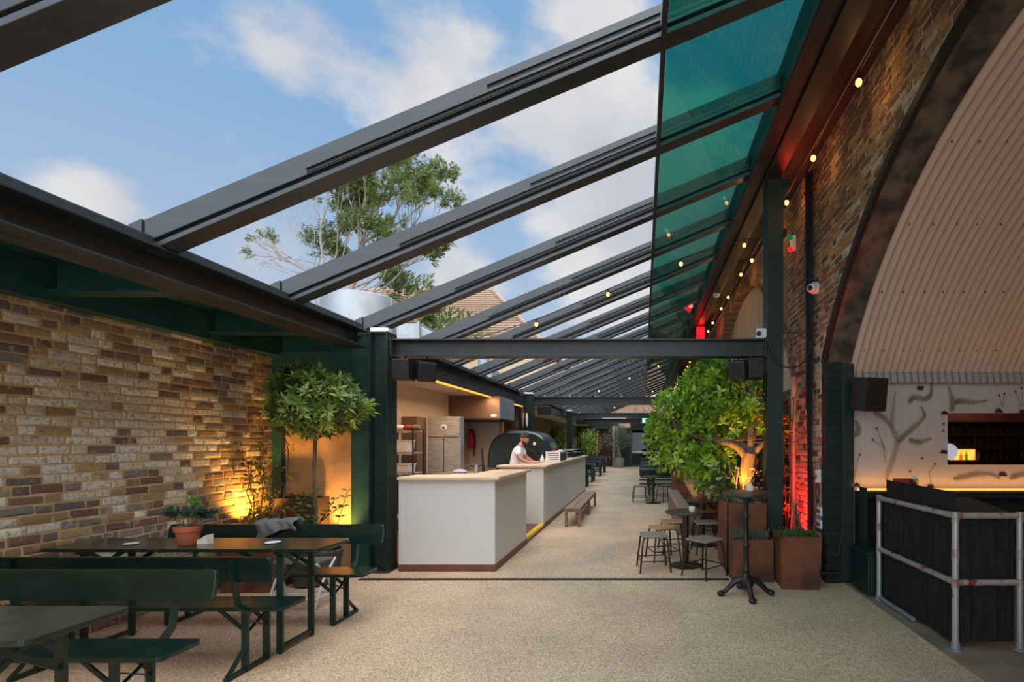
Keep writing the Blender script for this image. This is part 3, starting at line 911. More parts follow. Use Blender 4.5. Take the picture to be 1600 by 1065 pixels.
MB().box(-3.39, -3.335, 6.6, 11.28, 2.572, 2.592).build('diffuser', M['led'], t)
t = thing('led_strip', 'short amber light strip between the steel hood and the second column', 'light strip', (-3.3, 13.5, 2.64))
MB().box(-3.395, -3.33, 12.7, 14.2, 2.592, 2.605).build('channel', M['steel'], t)
MB().box(-3.39, -3.335, 12.7, 14.2, 2.572, 2.592).build('diffuser', M['led'], t)
lamp('AREA', (-3.45, 8.9, 2.56), 55, (1, .62, .36), aim=(-4.0, 8.9, 1.2), sx=.06, sy=4.4).rotation_euler = (0, math.radians(-12), 0)
lamp('POINT', (-3.32, 11.1, 2.5), 1.2, (1, .42, .1), .03)

struct(MB().box(-3.40, -3.34, 6.5, 33.2, 2.605, 2.733).build('trim_6', M['steel']))
# ------------------------------------------------------------------ far end of the yard
struct(MB().box(-4.9, -3.12, 33.0, 33.3, 0, 2.95).box(-2.0, -1.55, 33.0, 33.3, 0, 2.95).box(-1.55, -.8, 33.05, 33.3, 0, 2.45).box(1.35, 2.5, 33.0, 33.3, 0, 2.6)
       .box(-3.12, -2.0, 33.0, 33.3, 2.45, 2.95).build('wall_back', M['green_dk']))
struct(MB().box(-4.9, 2.5, 32.9, 33.25, 2.95, 3.25).build('trim_5', M['steel']))
d1 = struct(MB().box(-3.12, -2.0, 33.35, 33.4, 0, 2.45).build('door_1', M['red_curtain']))
MB().box(-3.05, -2.98, 33.28, 33.34, .2, 2.3).build('orange_edge', M['wood_orange'], d1)  # narrow orange strip up the door
MB().box(-2.62, -2.56, 33.3, 33.35, 0, 2.4).build('stile', M['steel_dk'], d1)
mb = MB().box(-.85, -.72, 32.98, 33.1, 0, 2.95).box(1.25, 1.38, 32.98, 33.1, 0, 2.95).box(-.85, 1.38, 32.98, 33.1, 2.38, 2.48).box(.2, .3, 32.99, 33.08, 0, 2.4).box(-.75, 1.3, 32.99, 33.08, 0, .12)
d2 = struct(mb.build('door_2', M['green_paint']))
MB().box(-.72, .2, 33.03, 33.05, .12, 2.38).box(.3, 1.25, 33.03, 33.05, .12, 2.38).build('glass', M['door_glass'], d2)
MB().box(-.7, .18, 32.9, 32.95, .92, .98).box(.32, 1.2, 32.9, 32.95, .92, .98).build('panic_bar', M['plastic_white'], d2)
struct(MB().box(-.85, 1.38, 33.04, 33.06, 2.48, 2.95).build('window_5', M['door_glass']))
tag(MB().box(.25, 1.1, 33.0, 33.03, 2.55, 2.72).build('poster', M['pink']), 'narrow pink banner in the window above the far doors', 'banner')
struct(MB().box(-3, 2.6, 36, 36.2, 0, 2.6).build('wall_back', M['steel_dk']))
t = thing('exit_sign', 'green lit emergency exit sign on the fascia beam before the far doors', 'exit sign', (.2, 29, 2.68))
MB().box(-.05, .5, 29.0, 29.08, 2.68, 2.93).build('housing', M['exit'], t)
mb = MB().box(.30, .44, 28.99, 29.0, 2.73, 2.88).prism([(.0, 2.80), (.12, 2.88), (.12, 2.83), (.24, 2.83), (.24, 2.77), (.12, 2.77), (.12, 2.72)], 'y', 28.99, 29.0)
mb.build('arrow_and_door', M['exit_white'], t)
t = thing('soffit_light', 'long white ceiling light above the far end of the yard', 'ceiling light', (-1.6, 30, 3.0))
MB().box(-2.4, -1.0, 29.9, 30.1, 2.98, 3.02).build('diffuser', emitter('soffit tube', (1, .95, .9), .9), t)
MB().box(-2.45, -.95, 29.86, 30.14, 3.02, 3.1).build('tray', M['steel'], t)
for x, nm in ((-2.35, 'above the dark red door'), (.6, 'above the green framed glass doors')):
    pass
t = thing('fascia_beam', 'dark fascia beam across the yard in front of the far doors', 'beam', (-.8, 29.2, 2.8), 0, None, 'thing')
ibeam_x(MB(), -3.33, 1.8, 29.1, 29.4, 2.66, 2.90).build('i_section', M['steel'], t)

# ------------------------------------------------------------------ beyond the roof
t = thing('brick_building', 'distant brick gable building glimpsed over the far end wall', 'building', (-.5, 46, -.06))
MB().prism([(-6, 0), (5, 0), (5, 4.4), (1.0, 5.6), (-6, 4.4)], 'y', 46, 52).build('wall', M['brick_x'], t)
MB().hexa([(-6.2, 45.8, 4.3), (1, 45.8, 5.55), (1, 52, 5.55), (-6.2, 52, 4.3), (-6.2, 45.8, 4.45), (1, 45.8, 5.7), (1, 52, 5.7), (-6.2, 52, 4.45)]).build('roof', M['rooftile'], t)
h = thing('house', 'house with a hipped clay tile roof behind the kitchen', 'house', (-12, 30, -.06))
MB().box(-19.5, -5.2, 25.3, 35, -.06, 6.6).build('wall', M['housewall'], h)
A, B, Cc, Dd = Vector((-16.5, 30, 10.4)), Vector((-8.8, 30, 10.4)), Vector((-5.0, 25, 6.5)), Vector((-20, 25, 6.5))
E, G = Vector((-5.0, 35, 6.5)), Vector((-20, 35, 6.5))
mb = MB(); nr = 22
for (p, q, a, b) in ((Dd, Cc, A, B), (Cc, E, B, B), (E, G, B, A), (G, Dd, A, A)):
    nrm = (q - p).cross(a - p).normalized()
    for i in range(nr):
        t0, t1 = i / nr, (i + 1) / nr
        l0, r0, l1, r1 = p.lerp(a, t0), q.lerp(b, t0), p.lerp(a, t1), q.lerp(b, t1)
        o1 = nrm * .09; o0 = nrm * .01
        mb._add([l0 + o1, r0 + o1, r1 + o0, l1 + o0, l0 - o1, r0 - o1], [(0, 1, 2, 3), (4, 5, 1, 0)])
mb.build('roof', M['rooftile'], h)
mb = MB()
for p, q in ((A, B), (B, Cc), (B, E)): mb.tube([p + Vector((0, 0, .06)), q + Vector((0, 0, .06))], .13, 8)
mb.build('ridge', M['rooftile'], h)
MB().tube([Dd + Vector((0, -.1, -.1)), Cc + Vector((0, -.1, -.1))], .09, 8).build('gutter', M['steel_dk'], h)
t = thing('water_tank', 'round galvanised steel drum standing on the kitchen roof', 'tank', (-4.7, 8.5, 2.94))
MB().lathe([(.55, 0), (.55, 1.02), (.53, 1.04), (0.01, 1.06)], (-4.7, 8.5, 2.94), 40).build('drum', M['galv'], t, smooth=True)
MB().box(-4.18, -4.14, 8.42, 8.5, 2.94, 3.95).build('seam', M['galv'], t)
t = thing('duct_box', 'square galvanised ventilation box on the kitchen roof behind the drum', 'vent box', (-4.7, 10.6, 2.94))
MB().box(-5.3, -4.55, 10.3, 11.1, 2.94, 3.98).build('casing', M['galv'], t, bevel=.01)
MB().box(-4.55, -4.5, 10.28, 11.12, 2.94, 4.0).build('flange', M['galv'], t)
MB().hexa([(-4.5, 10.35, 2.94), (-4.0, 10.35, 2.94), (-4.0, 11, 2.94), (-4.5, 11, 2.94), (-4.5, 10.35, 3.95), (-4.15, 10.35, 3.75), (-4.15, 11, 3.75), (-4.5, 11, 3.95)]).build('cowl', M['galv'], t)
t = thing('duct_box', 'low galvanised duct on the kitchen roof seen between the rafters past the tie beam', 'vent box', (-4.2, 13.5, 2.94))
MB().box(-4.9, -3.9, 13.2, 13.9, 2.94, 3.5).build('casing', M['galv'], t, bevel=.01)
MB().cyl((-4.2, 13.5, 3.5), (-4.2, 13.5, 3.8), .15, None, 16).build('spigot', M['galv'], t, smooth=True)
# ------------------------------------------------------------------ beer garden tables and benches
def make_table():
    t = thing('beer_garden_table', 'x', 'table', (0, 0, 0), 0, 'green folding tables')
    L, W = 2.1, .45
    MB().slab(-L / 2, L / 2, -W / 2, W / 2, .775, .80, .05).build('table_top', M['beer_top'], t, bevel=.004, world=False)
    for sx in (-1, 1):
        x = sx * (L / 2 - .31)
        for y in (-.18, .18):
            lg = MB().bar((x, y, 0.01), (x, y, .775), .045, .02, (0, 1, 0))
            lg.bar((x - .02 * sx, y, .60), (x - .30 * sx, y, .775), .03, .012, (0, 1, 0)); lg.cyl((x, y, 0), (x, y, .02), .014, None, 8)
            lg.build('leg', M['beer_leg'], t, world=False)
        MB().bar((x, -.18, .045), (x, .18, .045), .03, .03).build('foot_rail', M['beer_leg'], t, world=False)
        MB().bar((x - .01, -.17, .52), (x - .01, .17, .77), .028, .008, (1, 0, 0)).bar((x + .006, .17, .52), (x + .006, -.17, .77), .028, .008, (1, 0, 0)).build('cross_brace', M['beer_leg'], t, world=False)
        MB().box(x - .03, x + .03, -.21, .21, .755, .775).build('batten', M['beer_leg'], t, world=False)
    return t


def make_bench():
    t = thing('beer_garden_bench', 'x', 'bench', (0, 0, 0), 0, 'green benches with backs')
    L = 2.0
    MB().slab(-L / 2, L / 2, -.14, .135, .428, .456, .04).build('seat', M['beer'], t, bevel=.004, world=False)
    mb = MB(); P_ = []
    r = .035
    for cx, cz, a0 in ((L / 2 - r, .175 - r, 0), (-L / 2 + r, .175 - r, pi / 2), (-L / 2 + r, r, pi), (L / 2 - r, r, 1.5 * pi)):
        for k in range(5): P_.append((cx + r * math.cos(a0 + pi / 2 * k / 4), cz + r * math.sin(a0 + pi / 2 * k / 4)))
    n = len(P_); V = []
    for dy in (0, .026):
        for x, z in P_: V.append((x, .195 + z * .16 + dy, .655 + z))
    mb._add(V, [tuple(range(n)), tuple(range(n, 2 * n))[::-1]] + [(i, n + i, n + (i + 1) % n, (i + 1) % n) for i in range(n)])
    mb.build('backrest', M['beer'], t, bevel=.004, world=False)
    for sx in (-1, 1):
        x = sx * (L / 2 - .28)
        for y in (-.1, .1):
            lg = MB().bar((x, y, .008), (x, y, .43), .045, .018, (0, 1, 0)).bar((x - .02 * sx, y, .30), (x - .18 * sx, y, .43), .025, .01, (0, 1, 0))
            lg.build('leg', M['beer_leg'], t, world=False)
        MB().bar((x, -.1, .016), (x, .27, .016), .03, .03).bar((x, .265, .02), (x, .105, .17), .03, .012).build('foot_rail', M['beer_leg'], t, world=False)
        MB().bar((x, -.1, .36), (x, .1, .26), .02, .008).bar((x, -.1, .26), (x, .1, .36), .02, .008).build('cross_brace', M['beer_leg'], t, world=False)
        MB().bar((x + .03 * sx, .10, .405), (x + .03 * sx, .21, .50), .04, .022, (1, 0, 0)).bar((x + .03 * sx, .20, .48), (x + .03 * sx, .262, .80), .04, .016, (1, 0, 0)).build('back_support', M['beer_leg'], t, world=False)
    return t


tb, bn = make_table(), make_bench()


def setT(o, loc, rot, label):
    o.location = loc; o.rotation_euler = (0, 0, rot); o['label'] = label; ORIG[o.name] = tuple(loc)
    return o


setT(tb, (-3.48, 4.045, 0), 0, 'green folding table holding the terracotta pot plant and paper napkins')
setT(bn, (-3.42, 4.555, 0), 0, 'green bench with the grey jacket hung over its backrest')
dup(bn, (-3.49, 3.665, 0), pi, 'green bench with its back to the camera, in front of the pot plant table')
dup(bn, (-3.56, 2.85, 0), 0, 'green bench closest to the camera, its seat facing the camera')
dup(tb, (-3.53, 2.275, 0), 0, 'worn green table cut off by the lower edge of the picture, closest to the camera')
for k, Y in enumerate((18.2, 20.7, 24.3, 26.9)):
    nm = 'beyond the white kitchen counter, %s row from the counter' % ORD[k]
    dup(tb, (-2.75, Y, 0), 0, 'far green table ' + nm, 'far tables past the counter')
    dup(bn, (-2.75, Y + .55, 0), 0, 'far green bench behind its table ' + nm, 'far benches past the counter')
    dup(bn, (-2.75, Y - .55, 0), pi, 'far green bench before its table ' + nm, 'far benches past the counter')
for k, Y in enumerate((15.05, 17.6, 20.1, 24.0)):
    nm = 'beside the viaduct wall, %s row past the round stools' % ORD[k]
    dup(tb, (.92, Y, 0), 0, 'green table ' + nm, 'far tables under the viaduct')
    dup(bn, (.88, Y + .6, 0), 0, 'green bench behind its table ' + nm, 'far benches under the viaduct')
    dup(bn, (.90, Y - .95, 0), pi, 'green bench before its table ' + nm, 'far benches under the viaduct')

# ------------------------------------------------------------------ foliage helpers
def rp():
    while True:
        p = Vector((RND.uniform(-1, 1), RND.uniform(-1, 1), RND.uniform(-1, 1)))
        if p.length <= 1: return p


def lc(cs, v=.2):
    return pick(cs, v)


LAUREL = [(.20, .34, .055), (.31, .45, .08), (.11, .18, .04), (.075, .13, .04), (.44, .54, .18), (.18, .30, .07)]
CITRUS = [(.32, .53, .04), (.43, .64, .06), (.22, .40, .04), (.54, .70, .14), (.12, .23, .035), (.37, .57, .05)]
ASH = [(.15, .19, .05), (.19, .23, .06), (.11, .145, .045), (.22, .24, .08)]
GREYG = [(.16, .21, .15), (.22, .27, .2), (.12, .17, .12)]
HERB = [(.09, .2, .05), (.13, .26, .06), (.07, .15, .04)]
OLIVE = [(.24, .26, .17), (.18, .21, .13), (.3, .31, .22)]
BLUEG = [(.07, .14, .10), (.10, .19, .14), (.05, .10, .07)]


def scatter(mb, c, r, n, L, W, cols, inner=.35, droop=0.0, fold=.12):
    c = Vector(c)
    for _ in range(n):
        u = rp().normalized(); k = (inner + (1 - inner) * RND.random() ** .6)
        p = c + Vector((u.x * r[0], u.y * r[1], u.z * r[2])) * k
        d = (u + rp() * .8 + Vector((0, 0, .25 - droop))).normalized()
        s = RND.uniform(.7, 1.2)
        mb.leaf(p, d, Vector((0, 0, 1)) + rp() * .5, L * s, W * s, lc(cols), fold)


def rosettes(mb, c, r, n, per, L, W, cols, inner=.45):
    c = Vector(c)
    for _ in range(n):
        u = rp().normalized(); k = (inner + (1 - inner) * RND.random() ** .6) * RND.uniform(.92, 1.08)
        p = c + Vector((u.x * r[0], u.y * r[1], u.z * r[2])) * k
        ax = (u * .8 + Vector((0, 0, .55)) + rp() * .3).normalized()
        e1 = ax.orthogonal().normalized(); e2 = ax.cross(e1); a0 = RND.uniform(0, 6); base = lc(cols, .15)
        for i in range(per):
            a = a0 + 2.4 * i; t = .35 + .8 * i / per
            d = ax * (1.15 - t) + (e1 * math.cos(a) + e2 * math.sin(a)) * t
            s = RND.uniform(.75, 1.15); q = RND.uniform(.8, 1.25)
            mb.leaf(p + ax * .02 * (1 - i / per), d, ax, L * s, W * s, (base[0] * q, base[1] * q, base[2] * q))


def branchy(mb, p, d, L, r, depth, tips, spread=.7, n=3, up=.15, seg=3):
    pts = [Vector(p)]; dd = Vector(d).normalized()
    for i in range(seg):
        dd = (dd + rp() * .18 + Vector((0, 0, up * .3))).normalized(); pts.append(pts[-1] + dd * L / seg)
    mb.tube(pts, [r * (1 - .45 * i / seg) for i in range(seg + 1)], 6 if r > .02 else 4, False)
    if depth == 0:
        tips.append((pts[-1], dd)); tips.append((pts[-2], dd)); return
    for k in range(n):
        i = RND.choice((seg - 1, seg, seg))
        e = (dd + rp() * spread + Vector((0, 0, up))).normalized()
        branchy(mb, pts[i], e, L * RND.uniform(.6, .82), r * .52, depth - 1, tips, spread, n, up, seg)


# ------------------------------------------------------------------ things round the dining tables
t = thing('laurel_tree', 'ball headed laurel standard in a grey pot before the stone panel', 'potted tree', (-3.70, 5.78, 0))
MB().lathe([(.17, 0), (.21, .02), (.27, .34), (.285, .38), (.26, .385), (.25, .33), (.001, .33)], (-3.70, 5.78, 0), 28).build('pot', M['charcoal'], t, smooth=True)
MB().tube([(-3.70, 5.78, .3), (-3.69, 5.77, .8), (-3.715, 5.78, 1.25), (-3.70, 5.78, 1.7)], [.026, .022, .02, .02], 8).build('stem', M['bark'], t, smooth=True)
mb = MB(); tips = []
for k in range(9): branchy(mb, (-3.70, 5.78, 1.62), (math.cos(k * 2.4), math.sin(k * 2.4), .7), .3, .011, 1, tips)
mb.build('twig', M['bark'], t)
mb = MB(); rosettes(mb, (-3.70, 5.78, 2.04), (.46, .44, .34), 280, 9, .115, .038, LAUREL)
rosettes(mb, (-3.80, 5.76, 2.30), (.20, .2, .16), 44, 9, .115, .038, LAUREL); rosettes(mb, (-3.25, 5.78, 1.98), (.14, .14, .12), 16, 9, .12, .038, LAUREL)
rosettes(mb, (-4.02, 5.78, 1.86), (.16, .2, .16), 26, 9, .11, .038, LAUREL)
mb.build('foliage', M['leaf'], t)
mb = MB()
for k in range(6):
    p = Vector((-3.78 + .06 * k + RND.uniform(-.05, .05), 5.7, .36)); pts = [p, p + Vector((RND.uniform(-.08, .12), -.03, .3)), p + Vector((RND.uniform(-.1, .25), -.05, .5 + .1 * (k % 3)))]
    mb.tube(pts, .004, 4, False, (.1, .08, .03))
    for q in spline([tuple(x) for x in pts], 4):
        for s in (-1, 1): mb.leaf(q, (s, RND.uniform(-.6, .6), .5), (0, -.4, 1), .075, .05, lc(HERB))
mb.build('underplanting', M['leaf_soft'], t)


def planter(name, label, cx, cy, w, d, h, mat, w1=None, d1=None, ang=0, cat='planter'):
    t = thing(name, label, cat, (cx, cy, 0))
    w1 = w1 or w; d1 = d1 or d; th = .012
    mb = MB()
    ca, sa = math.cos(ang), math.sin(ang)
    def P4(z, ww, dd): return [(cx + x * ca - y * sa, cy + x * sa + y * ca, z) for x, y in ((-ww / 2, -dd / 2), (ww / 2, -dd / 2), (ww / 2, dd / 2), (-ww / 2, dd / 2))]
    V = P4(0, w, d) + P4(h, w1, d1) + P4(h, w1 - 2 * th, d1 - 2 * th) + P4(h - .06, w1 - 2 * th, d1 - 2 * th)
    F = [(0, 3, 2, 1)]
    for a in (0, 4, 8):
        for i in range(4):
            j = (i + 1) % 4; F.append((a + i, a + j, a + 4 + j, a + 4 + i))
    mb._add(V, F); mb.build('box', mat, t)
    mb = MB(); mb._add(P4(h - .05, w1 - .02, d1 - .02), [(0, 1, 2, 3)]); mb.build('soil', M['soil'], t)
    return t


t = planter('planter', 'weathered steel planter with the amber lit rose against the brick wall', -4.22, 5.72, .5, .6, .62, M['corten'])
mb = MB(); st = []
for k in range(7):
    p = Vector((-4.36 + .05 * k, 5.75, .58)); pts = [p]
    for i in range(5): pts.append(pts[-1] + Vector((RND.uniform(-.09, .06), RND.uniform(-.05, .05), .15 + .04 * (k % 3))))
    mb.tube(pts, .006, 4, False); st += pts[1:]
mb.build('stem', M['bark'], t)
mb = MB()
for p in st:
    for i in range(9): mb.leaf(p + rp() * .07, rp() + Vector((0, 0, .3)), Vector((0, -.5, 1)), .055, .035, lc([(.16, .2, .03), (.09, .14, .03), (.2, .08, .05), (.24, .26, .04)]))
mb.build('foliage', M['leaf_soft'], t)
t = planter('planter', 'dark steel trough standing between the rose planter and the stone panel', -4.2, 6.2, .62, .3, .93, M['corten_dk'])
mb = MB(); scatter(mb, (-4.2, 6.2, .9), (.25, .1, .06), 60, .06, .03, HERB); mb.build('foliage', M['leaf_soft'], t)
t = thing('ground_uplight', 'small amber uplight in the rose planter at the brick wall', 'uplight', (-4.45, 5.85, .57))
MB().cyl((-4.45, 5.85, .57), (-4.45, 5.85, .63), .035).build('housing', M['black'], t)
MB().cyl((-4.45, 5.85, .631), (-4.45, 5.85, .636), .028).build('lens', M['led'], t)
lamp('SPOT', (-4.44, 5.85, .66), 110, (1, .45, .06), .03, aim=(-4.62, 5.95, 1.5), spot=math.radians(120), blend=.9)
t = thing('ground_uplight', 'small amber uplight behind the laurel pot below the stone panel', 'uplight', (-3.72, 6.2, 0))
MB().cyl((-3.72, 6.2, 0), (-3.72, 6.2, .35), .035).build('housing', M['black'], t)
MB().cyl((-3.72, 6.2, .351), (-3.72, 6.2, .356), .028).build('lens', M['led'], t)
lamp('SPOT', (-3.72, 6.2, .39), 80, (1, .47, .10), .03, aim=(-3.8, 6.44, 1.5), spot=math.radians(110), blend=.9)

t = thing('pot_plant', 'small leafy plant in a terracotta pot on the green table', 'pot plant', (-3.54, 3.98, .80))
c = (-3.54, 3.98, .801)
MB().lathe([(.055, 0), (.06, .005), (.078, .105), (.088, .107), (.092, .145), (.082, .147), (.077, .13), (.001, .125)], c, 28).build('pot', M['terracotta'], t, smooth=True)
mb = MB(); tips = []
for k in range(9): branchy(mb, (c[0], c[1], c[2] + .12), (math.cos(k * 2.4) * .9, math.sin(k * 2.4) * .9, .9), .10, .005, 1, tips, n=2)
mb.build('stem', M['bark'], t)
mb = MB()
for p, dd in tips:
    for i in range(5): mb.leaf(p, dd + rp() * .9, Vector((0, 0, 1)), .075, .034, lc(BLUEG))
rosettes(mb, (c[0] + .02, c[1], c[2] + .31), (.02, .02, .04), 4, 7, .055, .03, HERB)
mb.build('foliage', M['leaf'], t)
t = thing('napkin_stack', 'folded cream paper napkins standing beside the terracotta pot', 'napkins', (-3.37, 4.02, .80))
MB().prism([(-3.48, .801), (-3.40, .801), (-3.40, .875), (-3.42, .868), (-3.45, .845), (-3.48, .838)], 'y', 3.99, 4.05).build('paper', M['ceramic'], t)
t = thing('ashtray', 'small pale saucer on the green table beyond the napkins', 'saucer', (-2.93, 4.05, .80))
MB().lathe([(.03, 0), (.055, .008), (.05, .010), (.001, .005)], (-2.93, 4.05, .80), 18).build('dish', M['plastic_white'], t, smooth=True)
t = thing('ashtray', 'small pale saucer on the green table towards the brick wall', 'saucer', (-4.0, 4.0, .80))
MB().lathe([(.03, 0), (.05, .008), (.045, .010), (.001, .005)], (-4.0, 4.0, .80), 18).build('dish', M['plastic_white'], t, smooth=True)
# jacket over the backrest
V = []; F = []
nu, nv = 18, 22
prof = [(-.055, -.13), (-.05, -.05), (-.04, .01), (-.01, .035), (.03, .03), (.055, -.02), (.065, -.12), (.07, -.22)]
for i in range(nu):
    u = i / (nu - 1)
    for j in range(nv):
        s = j / (nv - 1) * (len(prof) - 1); k = min(int(s), len(prof) - 2); f = s - k
        py = prof[k][0] * (1 - f) + prof[k + 1][0] * f; pz = prof[k][1] * (1 - f) + prof[k + 1][1] * f
        w = .012 * math.sin(u * 23 + j * .3) + .012 * math.sin(u * 9 + j * .5)
        skew = (.10 * (1 - u)) if pz < 0 else 0
        hang = 1 + .35 * math.sin(u * 5 + 1)
        V.append((-3.62 + .40 * u + skew * .3 + .02 * math.sin(j), 4.555 + .232 + py + w * .7, .838 + pz * (hang if pz < 0 else 1) * .8 + w * .4 + (.025 * u)))
for i in range(nu - 1):
    for j in range(nv - 1): F.append((i * nv + j, (i + 1) * nv + j, (i + 1) * nv + j + 1, i * nv + j + 1))
mb = MB(); mb._add(V, F)
o = mb.build('jacket', M['grey_cloth'], None, smooth=True, angle=None)
sd = o.modifiers.new('Solid', 'SOLIDIFY'); sd.thickness = .016; sd.offset = 0
ss = o.modifiers.new('Sub', 'SUBSURF'); ss.levels = 1; ss.render_levels = 1
tag(o, 'grey wool jacket draped over the backrest of the bench by the rose', 'jacket')
# white tube stool under the far bench
t = thing('camping_stool', 'white tubular folding stool between the green table and the far bench', 'stool', (-3.35, 5.0, 0))
f = MB()
for x in (-3.58, -3.12):
    f.tube([(x, 4.86, .01), (x + .02, 4.95, .25), (x + .02, 5.15, .44)], .012, 8).tube([(x, 5.16, .01), (x + .02, 5.05, .25), (x + .02, 4.86, .44)], .012, 8)
f.build('tube_frame', M['plastic_white'], t, smooth=True)
MB().tube([(-3.58, 4.87, .10), (-3.12, 4.87, .10)], .01, 8).tube([(-3.58, 5.14, .10), (-3.12, 5.14, .10)], .01, 8).tube([(-3.58, 4.87, .1), (-3.58, 5.14, .1)], .01, 8).tube([(-3.12, 4.87, .1), (-3.12, 5.14, .1)], .01, 8).build('stretcher', M['plastic_white'], t, smooth=True)
MB().box(-3.58, -3.10, 4.86, 5.15, .432, .446).build('seat', M['grey_cloth'], t)

# ------------------------------------------------------------------ counters
def panel_counter(label, name, boxes, skirts, tops, loc):
    t = thing(name, label, 'counter', loc)
    for b in boxes: MB().box(*b).build('panel', M['white'], t, bevel=.003)
    mb = MB()
    for b in skirts: mb.box(*b)
    mb.build('skirting', M['skirt'], t)
    mb = MB(); mb.prism(tops, 'z', 1.13, 1.167); mb.build('worktop', M['worktop'], t, bevel=.004)
    return t


panel_counter('white kitchen counter with a pale wooden top, beside the eave column', 'counter',
              [(-3.02, -1.83, 6.32, 6.36, .085, 1.13), (-1.87, -1.83, 6.36, 8.02, .085, 1.13), (-2.3, -1.87, 7.98, 8.02, .085, 1.13)],
              [(-3.02, -1.865, 6.315, 6.35, 0, .085), (-1.865, -1.82, 6.315, 8.03, 0, .085)],
              [(-3.02, 6.27), (-1.77, 6.27), (-1.77, 8.06), (-2.32, 8.06), (-2.32, 6.8), (-3.02, 6.8)], (-2.4, 7, 0))
panel_counter('long white counter with a pale wooden top where the man in the white shirt stands', 'counter',
              [(-2.66, -1.84, 9.46, 9.50, .085, 1.13), (-1.88, -1.84, 9.50, 16.3, .085, 1.13)],
              [(-2.66, -1.875, 9.45, 9.49, 0, .085), (-1.875, -1.83, 9.45, 16.32, 0, .085)],
              [(-2.7, 9.41), (-1.78, 9.41), (-1.78, 16.4), (-2.42, 16.4), (-2.42, 9.85), (-2.7, 9.85)], (-2.2, 13, 0))
t = thing('kitchen_step', 'red brown tiled step with a yellow edge in the gap between counters', 'step', (-2, 8.75, 0))
MB().box(-2.6, -1.84, 8.03, 9.44, .0, .088).build('tread', M['skirt'], t)
MB().box(-1.91, -1.825, 8.04, 9.44, .055, .098).build('nosing', M['yellow'], t)

# low wooden benches before the counter
def slat_bench(label, y0, y1, first=None):
    t = thing('low_bench', label, 'bench', (-1.32, (y0 + y1) / 2, 0), 0, 'low timber benches at the counter')
    for x in (-1.475, -1.325):
        MB().box(x, x + .145, y0, y1, .335, .365).build('plank', M['wood_pale'], t, bevel=.004)
    for x in (-1.47, -1.225):
        for y in (y0 + .01, y1 - .06): MB().box(x, x + .05, y, y + .05, 0, .335).build('leg', M['wood'], t)
    MB().box(-1.465, -1.19, y0 + .012, y0 + .04, .28, .335).box(-1.465, -1.19, y1 - .05, y1 - .02, .28, .335).box(-1.46, -1.44, y0, y1, .29, .335).box(-1.21, -1.185, y0, y1, .29, .335).build('apron', M['wood'], t)


slat_bench('low dark timber bench at the long counter, closer to the camera', 9.60, 11.25)
slat_bench('low dark timber bench at the long counter, end to end behind another', 11.30, 12.75)

# drain channel
t = thing('drain_channel', 'slotted drain grate across the floor in front of the counter', 'drain', (-1.1, 5.95, 0))
mb = MB()
for k in range(int(4.3 / .06)): mb.box(-3.3 + k * .06, -3.3 + k * .06 + .026, 5.925, 5.98, .001, .006)
mb.box(-3.3, 1.0, 5.915, 5.925, .001, .006).box(-3.3, 1.0, 5.98, 5.99, .001, .006).build('grate', M['grate'], t)
MB().box(-3.3, 1.0, 5.92, 5.985, .0005, .002).build('channel', M['steel_dk'], t)
tag(MB().box(-1.75, .6, 16.8, 16.83, .0005, .003).build('floor_joint', M['grate']), 'thin dark joint across the gravel floor past the long counter', 'floor joint')
# ------------------------------------------------------------------ kitchen equipment
t = thing('extractor_hood', 'steel extractor hood hanging over the cooking area with amber light on it', 'hood', (-3.7, 12, 2.1))
MB().box(-4.28, -3.18, 11.3, 12.6, 2.10, 2.61).build('canopy', M['inox_brown'], t, bevel=.006)  # brown colour stands in for reflections on brushed steel
MB().box(-3.18, -3.172, 11.3, 12.6, 2.10, 2.61).build('lit_end_sheet', M['galv'], t)  # lighter grey sheet paints the hood end as the lit side
MB().box(-4.29, -3.165, 11.285, 12.61, 2.085, 2.12).build('drip_rail', M['steel_dk'], t)
MB().lathe([(.075, 0), (.06, .006), (.001, .008)], (0, 0, 0), 20, .4).build('badge', M['plastic_white'], t, world=False)
o = bpy.data.objects[[c.name for c in t.children if c.name.startswith('badge')][0]]
o.rotation_euler = (pi / 2, 0, 0); o.location = Vector((-3.30, 11.299, 2.18)) - Vector((-3.7, 12, 2.1))
t = thing('fridge', 'stainless double door fridge behind the white counter', 'fridge', (-3.7, 9.85, .06))
MB().box(-4.0, -3.4, 9.52, 9.72, .06, 2.07).build('cabinet', M['inox'], t, bevel=.006)
MB().box(-3.99, -3.707, 9.49, 9.52, .1, 1.68).build('door', M['inox'], t, bevel=.004)
MB().box(-3.693, -3.41, 9.49, 9.52, .1, 1.68).build('door', M['inox'], t, bevel=.004)
MB().box(-3.707, -3.693, 9.50, 9.515, .1, 1.68).build('door_gap', M['steel_dk'], t)
MB().hexa([(-3.995, 9.47, 1.70), (-3.405, 9.47, 1.70), (-3.405, 9.52, 1.70), (-3.995, 9.52, 1.70), (-3.995, 9.49, 2.07), (-3.405, 9.49, 2.04), (-3.405, 9.52, 2.04), (-3.995, 9.52, 2.07)]).build('top_panel', M['inox'], t)
b = MB().cyl((-3.69, 9.462, 1.87), (-3.69, 9.48, 1.87), .058, None, 24).build('round_label', M['plastic_white'], t)
MB().box(-3.715, -3.665, 9.458, 9.463, 1.84, 1.865).box(-3.71, -3.695, 9.458, 9.463, 1.87, 1.89).box(-3.69, -3.67, 9.458, 9.463, 1.87, 1.885).build('print', M['inkblack'], b)
t = thing('tall_cabinet', 'brown steel tall cabinet beside the fridge', 'cabinet', (-4.0, 9.2, .06))
MB().box(-4.28, -4.02, 9.1, 9.5, .06, 2.05).build('body', M['inox_brown'], t, bevel=.005)
